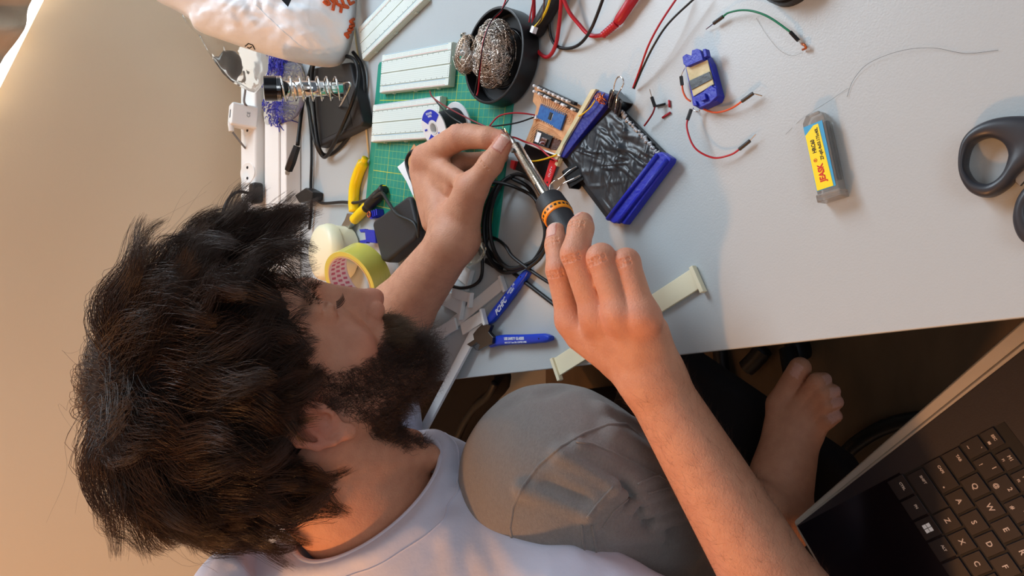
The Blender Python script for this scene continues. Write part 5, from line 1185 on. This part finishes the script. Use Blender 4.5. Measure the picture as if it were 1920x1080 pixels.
# ------------------------------------------------------------------ beard, brows, lashes, arm hair: rooted on the skin itself
bc = np.empty(len(body_me.vertices) * 3, np.float32); body_me.vertices.foreach_get('co', bc); bc = bc.reshape(-1, 3)
bn_ = np.empty(len(body_me.vertices) * 3, np.float32); body_me.vertices.foreach_get('normal', bn_); bn_ = bn_.reshape(-1, 3)
lc = (bc - HO) @ HB.T * (1000 / HS); ln2 = bn_ @ HB.T
f_, r_, u_ = lc[:, 0], np.abs(lc[:, 1]), lc[:, 2]
head_m = (np.abs(lc) < 170).all(1) & (r_ < 82)
cheek = head_m & (f_ > 14) & (u_ < -18 - (f_ - 28) * .82) & (u_ > -150) & ~((f_ > 84) & (u_ > -60)) & ~((f_ > 90) & (u_ > -90) & (u_ < -73) & (r_ < 17))
under = head_m & (f_ > 6) & (u_ < -88) & (u_ > -134)
must = head_m & (f_ > 82) & (u_ < -60) & (u_ > -75) & (r_ < 34)
side = head_m & (f_ > 16) & (f_ < 38) & (r_ > 54) & (u_ < 6) & (u_ > -50)
def root(mask, n):
    # even over the area: dense vertices on the refined face must not pull all the hair
    I = np.flatnonzero(mask); key = np.floor(bc[I] / .0030).astype(int); _, inv_, cnt = np.unique(key, axis=0, return_inverse=True, return_counts=True); p = 1. / cnt[inv_.ravel()]; p /= p.sum(); k = rs.choice(I, n, p=p); return k
def curly(k, L_, dirs, cr, cl_, m=11, flat=.0):
    n = len(k); s = np.linspace(0, 1, m)[None, :, None]; d = dirs / np.linalg.norm(dirs, axis=1, keepdims=True); a = np.cross(d, rs.randn(n, 3)); a /= np.linalg.norm(a, axis=1, keepdims=True); b = np.cross(d, a)
    ph = rs.uniform(0, 6.3, (n, 1, 1)); an = 2 * PI * s * (L_ / cl_)[:, None, None] + ph; R_ = (cr * rs.uniform(.4, 1.2, n))[:, None, None] * np.minimum(s * 3, 1)
    return lc[k][:, None] + rs.randn(n, 1, 3) * .8 - ln2[k][:, None] * .5 + d[:, None] * s * L_[:, None, None] + (a[:, None] * (np.cos(an) - np.cos(ph)) + b[:, None] * (np.sin(an) - np.sin(ph))) * R_
bl_ = []
k = root(cheek | under | side, 13000); lk = lc[k]; chin = np.clip((lk[:, 0] - 25) / 70, 0, 1) * np.clip((-lk[:, 2] - 60) / 40, 0, 1); L_ = (8 + 6 * rs.rand(len(k)) + 10 * chin + 8 * np.clip((-lk[:, 2] - 50) / 60, 0, 1)) * rs.uniform(.7, 1.1, len(k)); L_[lk[:, 2] > -30] *= .7; L_ *= np.where(lk[:, 2] < -108, .72, 1)
dr = ln2[k] * .75 + np.array([.25, 0, -.75]) + rs.randn(len(k), 3) * .28; bl_.append(strands('b', toworld(curly(k, L_, dr, 2.3, 10.5)), .00015, .00007, None, None))
beard = hair_obj('beard', bl_, m_beard, person, 'full dark curly beard')
k = root(must, 1500); dr = np.stack([np.full(len(k), .75), np.sign(lc[k][:, 1]) * .35 + lc[k][:, 1] * .012, np.full(len(k), -.75)], 1) + rs.randn(len(k), 3) * .2
hair_obj('moustache', [strands('m', toworld(curly(k, rs.uniform(14, 24, len(k)), dr, 1.3, 16)), .00016, .00007, None, None)], m_tip, person, 'brown moustache with sunlight put into its lighter colour')
brow = head_m & (f_ > 66) & (r_ > 10) & (r_ < 50) & (u_ > 15 - (r_ - 30) ** 2 * .012) & (u_ < 24 - (r_ - 30) ** 2 * .012)
for sd in (1, -1):
    k = root(brow & (lc[:, 1] * sd > 0), 280); dr = np.stack([np.full(len(k), .15), np.full(len(k), sd * 1.0), .25 - np.abs(lc[k][:, 1]) * .004], 1) + ln2[k] * .35 + rs.randn(len(k), 3) * .15
    hair_obj('eyebrow', [strands('e', toworld(curly(k, rs.uniform(6, 10, len(k)), dr, .3, 20, 7)), .00020, .00006, None, None)], m_hair, person)
    la = []
    for i in range(34):
        t = i / 33; p = np.array([92.8 - 5.5 * t, sd * (22 + 20 * t), -7.5 + 1.5 * t]); s_ = np.linspace(0, 1, 7)[:, None]; la.append(p + s_ * np.array([8.0, sd * (t - .25) * 6, -5.5]) + s_ ** 2 * np.array([1.5, sd * 1.0, 4.5]) + rs.randn(1, 3) * .25)
    hair_obj('eyelashes', [strands('l', toworld(np.array(la)), .00018, .00006, None, None)], m_hair, person)
def seg(P, a, b): ab = npv(b - a); t = (P - npv(a)) @ ab / (ab @ ab); d = P - npv(a) - t[:, None] * ab; return t, np.sqrt((d * d).sum(1))
al = []
for (a, b, n_) in ((ELR, WRR, 3200), (ELL, WRL, 1300)):
    t, ds = seg(bc, a, b); mk = (t > .05) & (t < 1.0) & (ds < .055); k = root(mk, n_); ax = np.array(tuple((b - a).normalized())); nl = bn_[k]; dr = ax[None] * rs.uniform(.4, .9, (n_, 1)) + nl * .22 + rs.randn(n_, 3) * .28
    dr -= nl * np.minimum((dr * nl).sum(1), 0)[:, None]; dr /= np.linalg.norm(dr, axis=1, keepdims=True); s = np.linspace(0, 1, 6)[None, :, None]; L_ = rs.uniform(.006, .013, (n_, 1, 1))
    al.append(strands('a', bc[k][:, None] + dr[:, None] * s * L_ - nl[:, None] * s ** 2 * L_ * .12, .000045, .00002, None, None))
hair_obj('arm_hair', al, mat('arm_hair', (92, 60, 42), .5), person)

# ------------------------------------------------------------------ soldering iron in the right hand
A_, R0 = T(953, 250, .041), T(1046, 404, .0665); ax = (R0 - A_); LI_ = ax.length; im = basis(A_, ax, Vector((0, 0, 1)).cross(ax)); iron = thing('soldering_iron', 'soldering iron with a long steel barrel and black and orange grip', 'soldering iron', im)
def lx(prof, n=40): return MB().lathe([(r, z) for z, r in prof], n, mt=Matrix.Rotation(PI / 2, 4, 'Y'))
q = LI_ / .182
obj('tip', lx([(0, 0), (.0005, .0005), (.016 * q, .0021), (.017 * q, .0023), (.034 * q, .0025), (.034 * q, 0)]), M['metal'], iron, smooth=True)
obj('barrel', lx([(.031 * q, 0), (.031 * q, .0048), (.033 * q, .0056), (.158 * q, .0060), (.158 * q, 0)], 48), M['used_steel'], iron, bevel=.0003)
obj('tip_screw', MB().cyl((.041 * q, -.002, .0050), (.041 * q, -.002, .0072), .0026, n=20), M['darkmetal'], iron, bevel=.0004)
for x_ in (.128, .140): obj('vent_slot', MB().box((x_ * q, .0, .0059), (.011, .0016, .0004)), M['black'], iron)
gp = lx([(.152 * q, 0), (.152 * q, .0118), (.154 * q, .0142), (.176 * q, .0150), (.178 * q, .0138), (.195 * q, .0130), (.30 * q, .0100), (.315 * q, .0060), (.315 * q, 0)], 48)
hd = obj('grip', gp, M['matte'], iron, smooth=False, bevel=.0006)
obj('orange_band', lx([(.176 * q, .0136), (.177 * q, .0148), (.187 * q, .0144), (.188 * q, .0130)], 48), M['orange'], hd, smooth=False, bevel=.0003)
for i in range(22):
    a = 2 * PI * i / 22; obj('band_notch', MB().box((.1818 * q, 0, .01465), (.0022, .0022, .0005), mt=Matrix.Rotation(a, 4, 'X')), M['black'], hd)
for a in (.7, 2.2): obj('orange_stripe', MB().box((.212 * q, 0, .0128), (.034, .0022, .0012), mt=Matrix.Rotation(a, 4, 'X') @ Matrix.Rotation(.045, 4, 'Y')), M['orange'], hd, bevel=.0004)
e_ = im @ Vector((.315 * q, 0, 0))
cord = [e_, e_ + Vector((-.012, -.015, -.010)), T(1160, 640, .030), T(1130, 665, .012), T(1075, 600, .0035)] + IRONCORD[7:12] + IRONCORD[12:24] + IRONCORD[24:36]
pwire(iron, 'cord', cord, .0024, M['rubber'])
# leads between the fingers and the boards
wire('held_lead', 'red lead pinched in the fingers, running back over the breadboards', 'wire', [T(806, 171, .036), T(812, 183, .040), T(840, 202, .046), T(890, 228, .048), T(942, 250, .044)], .0009, M['darkred'], 'fine leads at the finger tips')
wire('board_lead', 'red lead arching from the circuit board to the finger tips', 'wire', [T(1003, 216, .012), T(985, 213, .020), T(960, 212, .028), T(935, 218, .036), T(918, 236, .044)], .0009, M['red'], 'fine leads at the finger tips')
wire('board_lead', 'black lead running from the circuit board back over the spool', 'wire', [T(1003, 219, .011), T(970, 230, .022), T(930, 236, .034), T(885, 238, .044), T(850, 222, .050), T(828, 202, .042), T(812, 182, .036)], .0009, M['black'], 'fine leads at the finger tips')
wire('board_lead', 'red lead from the finger tips across the battery to the holder', 'wire', [T(946, 256, .042), T(965, 258, .032), T(985, 266, .022), T(1008, 274, .018), T(1028, 292, .016), T(1045, 302, .0165)], .0010, M['red'])
wire('board_lead', 'white lead lying between the battery and the etched board', 'wire', [T(975, 262, .022), T(1000, 274, .0145), T(1036, 288, .0145), T(1050, 292, .0165)], .0009, M['paper'])
wire('board_lead', 'yellow lead crossing the black battery', 'wire', [T(975, 300, .016), T(1000, 302, .015), T(1022, 298, .016), T(1044, 290, .0168)], .0009, M['yellow_wire'])
solo('stripped_ends', 'bare twisted metal wire ends at the finger tips', 'wire ends', MB().tube([T(942, 243, .043), T(950, 247, .044)], .0008, 5).tube([T(938, 241, .044), T(948, 252, .045)], .0006, 5).tube([T(946, 240, .046), T(950, 252, .042)], .0006, 5), M['chrome'])
# ------------------------------------------------------------------ laptop at the near corner, facing the sitter
lm = Matrix(((-.80377, .59448, .0, -.1804), (-.59470, -.80395, 0, .2409), (0, 0, 1, .5908), (0, 0, 0, 1)))
lap = thing('laptop', 'open dark laptop with lettered keys at the near corner below the desk', 'laptop', lm)
def P3(pts): return [(x / 1000, y / 1000) for x, y in pts]
obj('base', MB().prism(P3([(-44, -154), (-40, -157), (262, -157), (266, -153), (266, 160), (-90, 160)]), -.016, -.0032), M['laptop_side'], lap, bevel=.003, seg=3)
obj('side_lip', MB().prism(P3([(-47, -156), (-41, -158), (-66, 170), (-106, 174)]), -.013, -.0048), M['laptop_side'], lap, bevel=.0022)
dk = obj('deck', MB().prism(P3([(-42, -153), (262, -153), (262, 158), (-84, 158)]), -.0040, -.0016), M['laptop'], lap, bevel=.0006)
obj('palm_rest', MB().prism(P3([(-41, -152), (260, -152), (260, -31), (-41, -31)]), -.0015, -.0011), M['touch'], lap)
obj('keyboard_well', MB().prism(P3([(-38, -29), (255, -29), (255, 69), (-38, 69)]), -.00155, -.0013), M['deckgap'], lap)
kz0, kz1 = -.0012, .0002
def keycap(x, y, w, h, txt='', sz=.0062, al=None, sub=None, tx=0, ty=0):
    k = obj('key', MB().box((x / 1000, y / 1000, (kz0 + kz1) / 2), (w / 1000, h / 1000, kz1 - kz0)), M['key'], lap, bevel=.0005, seg=2)
    if txt: text(txt, sz, M['keyink'], k, Tr((x + tx) / 1000, (y + ty) / 1000, kz1 + .00005), name='legend', bold=.00012)
    for (t_, dx, dy, s_) in (sub or []): text(t_, s_, M['keyink'], k, Tr((x + dx) / 1000, (y + dy) / 1000, kz1 + .00005), name='legend', bold=.0001)
S = .0031
for i, c in enumerate('ASDFGHJ'): keycap(i * 19, 0, 17, 16.6, c, .0062)
for i, c in enumerate('QWERTYU'): keycap(-5 + i * 19, 18.5, 17, 16.6, c, .0062)
for i, c in enumerate('ZXCVBN'): keycap(9.5 + i * 19, -18.5, 17, 16.6, c, .0062)
for i, (c, b) in enumerate((('1', '!'), ('2', '@'), ('3', '#'), ('4', '$'), ('5', '%'))): keycap(-14 + i * 19, 37, 17, 16.6, '', sub=[(c, 3, 3.6, .0052), (b, -3.5, -3.6, .0046)])
keycap(-31.5, 37, 14, 16.6, '', sub=[('`', 3, 4, .005), ('~', -2, -3.5, .005)])
keycap(-26.5, 18.5, 22, 16.6, 'TAB', S, tx=-3, ty=3); keycap(-24, 0, 27, 16.6, 'CAPS', S, tx=-4, ty=3); keycap(-18, -18.5, 36, 16.6, 'SHIFT', S, tx=-9, ty=3)
obj('caps_light', MB().cyl((-.0145, -.004, kz1), (-.0145, -.004, kz1 + .0001), .0008, n=12), M['keyink'], lap)
keycap(-30, -37, 18, 16.6, 'CTRL', S, ty=2); keycap(-10.5, -37, 17, 16.6, 'FN', S, ty=2); keycap(8.5, -37, 17, 16.6); keycap(27.5, -37, 17, 16.6, 'ALT', S, ty=2); keycap(85, -37, 94, 16.6)
for dx in (-1.9, 1.9):
    for dy in (-1.9, 1.9): obj('logo_pane', MB().box(((8.5 + dx) / 1000, (-37 + dy) / 1000, kz1 + .00008), (.0033, .0033, .00012)), M['paper'], lap)
keycap(-31, 53.5, 15, 12.5, 'ESC', S, ty=1.8)
for i, c in enumerate(('M1', 'M2', 'M3', 'F4', 'F5')): keycap(-12 + i * 18, 53.5, 15, 12.5, '', sub=[(c, 0, 2.2, .0038), ('F%d' % (i + 1), -1, -3.2, .0024)])
text('☗', .004, M['keyink'], lap, Tr(-.029, .0500, kz1 + .0001), name='legend') if False else obj('lock_mark', MB().box((-.029, .0497, kz1 + .0001), (.0026, .002, .0001)), M['keyink'], lap)
st2 = thing('added_laptop_support', 'added unseen dark stool under the laptop at the near corner', 'support', lm @ Matrix.Translation((.13, -.03, -.5908)))  # made-up support added under the laptop; what really holds it is unseen
obj('support_top', MB().box((0, 0, .5583), (.24, .20, .03)), M['chairblack'], st2, bevel=.006)
for sx in (-1, 1):
    for sy in (-1, 1): obj('leg', MB().box((sx * .10, sy * .08, .2716), (.025, .025, .5432)), M['steel'], st2)

# ------------------------------------------------------------------ chair the sitter is folded up on
def zp(pts, z): return [(p.x, p.y) for p in [Z(x, y, z) for x, y in pts]]
ch = thing('office_chair', 'black office chair under the sitter, its seat front under the bare foot', 'chair', Tr(-.42, .62, 0))
ci = Matrix.Translation((.42, -.62, 0))
a_, b_ = Z(1292, 672, .435), Z(1612, 888, .435); dd = (b_ - a_).normalized(); pp = Vector((-dd.y, dd.x, 0)); pp = pp if pp.x < 0 else -pp
sq = [a_ - dd * .10, a_ - dd * .04 + pp * -.004, b_ - dd * .02, b_ + dd * .01 + pp * .04, b_ + pp * .42, a_ - dd * .10 + pp * .46]
obj('seat', MB().prism([(p.x, p.y) for p in sq], .385, .436, ci), M['chairblack'], ch, bevel=.016, seg=4)
obj('gas_column', MB().cyl((-.38 + .42, .60 - .62, .08), (-.38 + .42, .60 - .62, .38), .028), M['steel'], ch, smooth=True)
for i in range(5):
    a = 2 * PI * i / 5 + .35; lg = obj('leg', MB().tube([(.04, -.02, .10), (.04 + .14 * math.cos(a), -.02 + .14 * math.sin(a), .095), (.04 + .29 * math.cos(a), -.02 + .29 * math.sin(a), .062)], [.022, .020, .016], 10), M['black'], ch, smooth=True)
    obj('caster', MB().lathe([(0, -.012), (.024, -.012), (.026, 0), (.024, .012), (0, .012)], 20, mt=Tr(.04 + .29 * math.cos(a), -.02 + .29 * math.sin(a), .027) @ Rz(a) @ Matrix.Rotation(PI / 2, 4, 'X')), M['black'], lg, smooth=True)
bk_ = Vector((-.30, .02, 0))
obj('backrest', MB().grid(lambda u, w: (-.345 + .02 * math.sin(PI * u), -.24 + .48 * u, .44 + .46 * w), 12, 10), M['chairblack'], ch, smooth=True).modifiers.new('t', 'SOLIDIFY').thickness = .03
# second chair beyond the knee
c2 = thing('black_armchair', 'dark curved chair shell in the gap between beard and knee', 'chair', Z(850, 790, .45))
def zl(par, name, px_, z0, z1, mt, bevel=0):
    return obj(name, MB().prism([(p.x, p.y) for p in local(par, [Z(x, y, z1) for x, y in px_])], z0 - .45, z1 - .45), mt, par, bevel=bevel, seg=3)
zl(c2, 'shell', [(700, 860), (770, 745), (820, 690), (930, 690), (925, 735), (900, 760), (872, 800), (850, 850), (840, 900), (740, 920)], .40, .45, M['chairblack'], .02)
rim = local(c2, [Z(x, y, .452) for x, y in ((846, 850), (866, 800), (890, 764), (915, 742), (928, 718))]); obj('rim', MB().tube(spline(rim, 6), .007, 10), M['black'], c2, smooth=True)
obj('leg', MB().cyl((0, 0, -.45), (0, 0, -.05), .03), M['steel'], c2)
# things on the floor under the desk
fb = thing('floor_cable', 'black curved cable on the floor beyond the laptop edge', 'cable', Z(1650, 820, .02))
pwire(fb, 'cable', [Z(1575, 860, .014), Z(1610, 828, .014), Z(1660, 800, .014), Z(1720, 786, .014), Z(1790, 782, .014), Z(1850, 800, .014)], .013, M['black'])
fs = thing('floor_bag', 'dark strap and buckle on the floor just past the desk edge', 'strap', Z(1375, 690, .01))
pwire(fs, 'strap', [Z(1350, 655, .016), Z(1354, 690, .016), Z(1366, 730, .016), Z(1380, 770, .016)], .015, M['black']); pwire(fs, 'buckle', [Z(1400, 690, .02), Z(1418, 672, .02), Z(1432, 655, .02)], .018, M['black'])

wire('fallen_hair', 'long fallen hair curving over the bare desk near the green jumper', 'hair', [T(1588, 182, .0008), T(1600, 150, .001), T(1630, 118, .002), T(1690, 95, .0025), T(1750, 90, .002), T(1810, 100, .001), T(1872, 94, .0008)], .00011, M['rubber'], n=5)
wire('fallen_hair', 'fine fallen hair looping from the green jumper end', 'hair', [T(1418, 34, .0008), T(1438, 66, .001), T(1462, 94, .0015), T(1484, 104, .0015), T(1505, 99, .001)], .00008, M['rubber'], n=5)
wire('fallen_hair', 'short fallen hair running past the drill case', 'hair', [T(1473, 252, .0008), T(1500, 226, .001), T(1530, 205, .0155), T(1560, 186, .002), T(1590, 165, .0008)], .00008, M['rubber'], n=5)
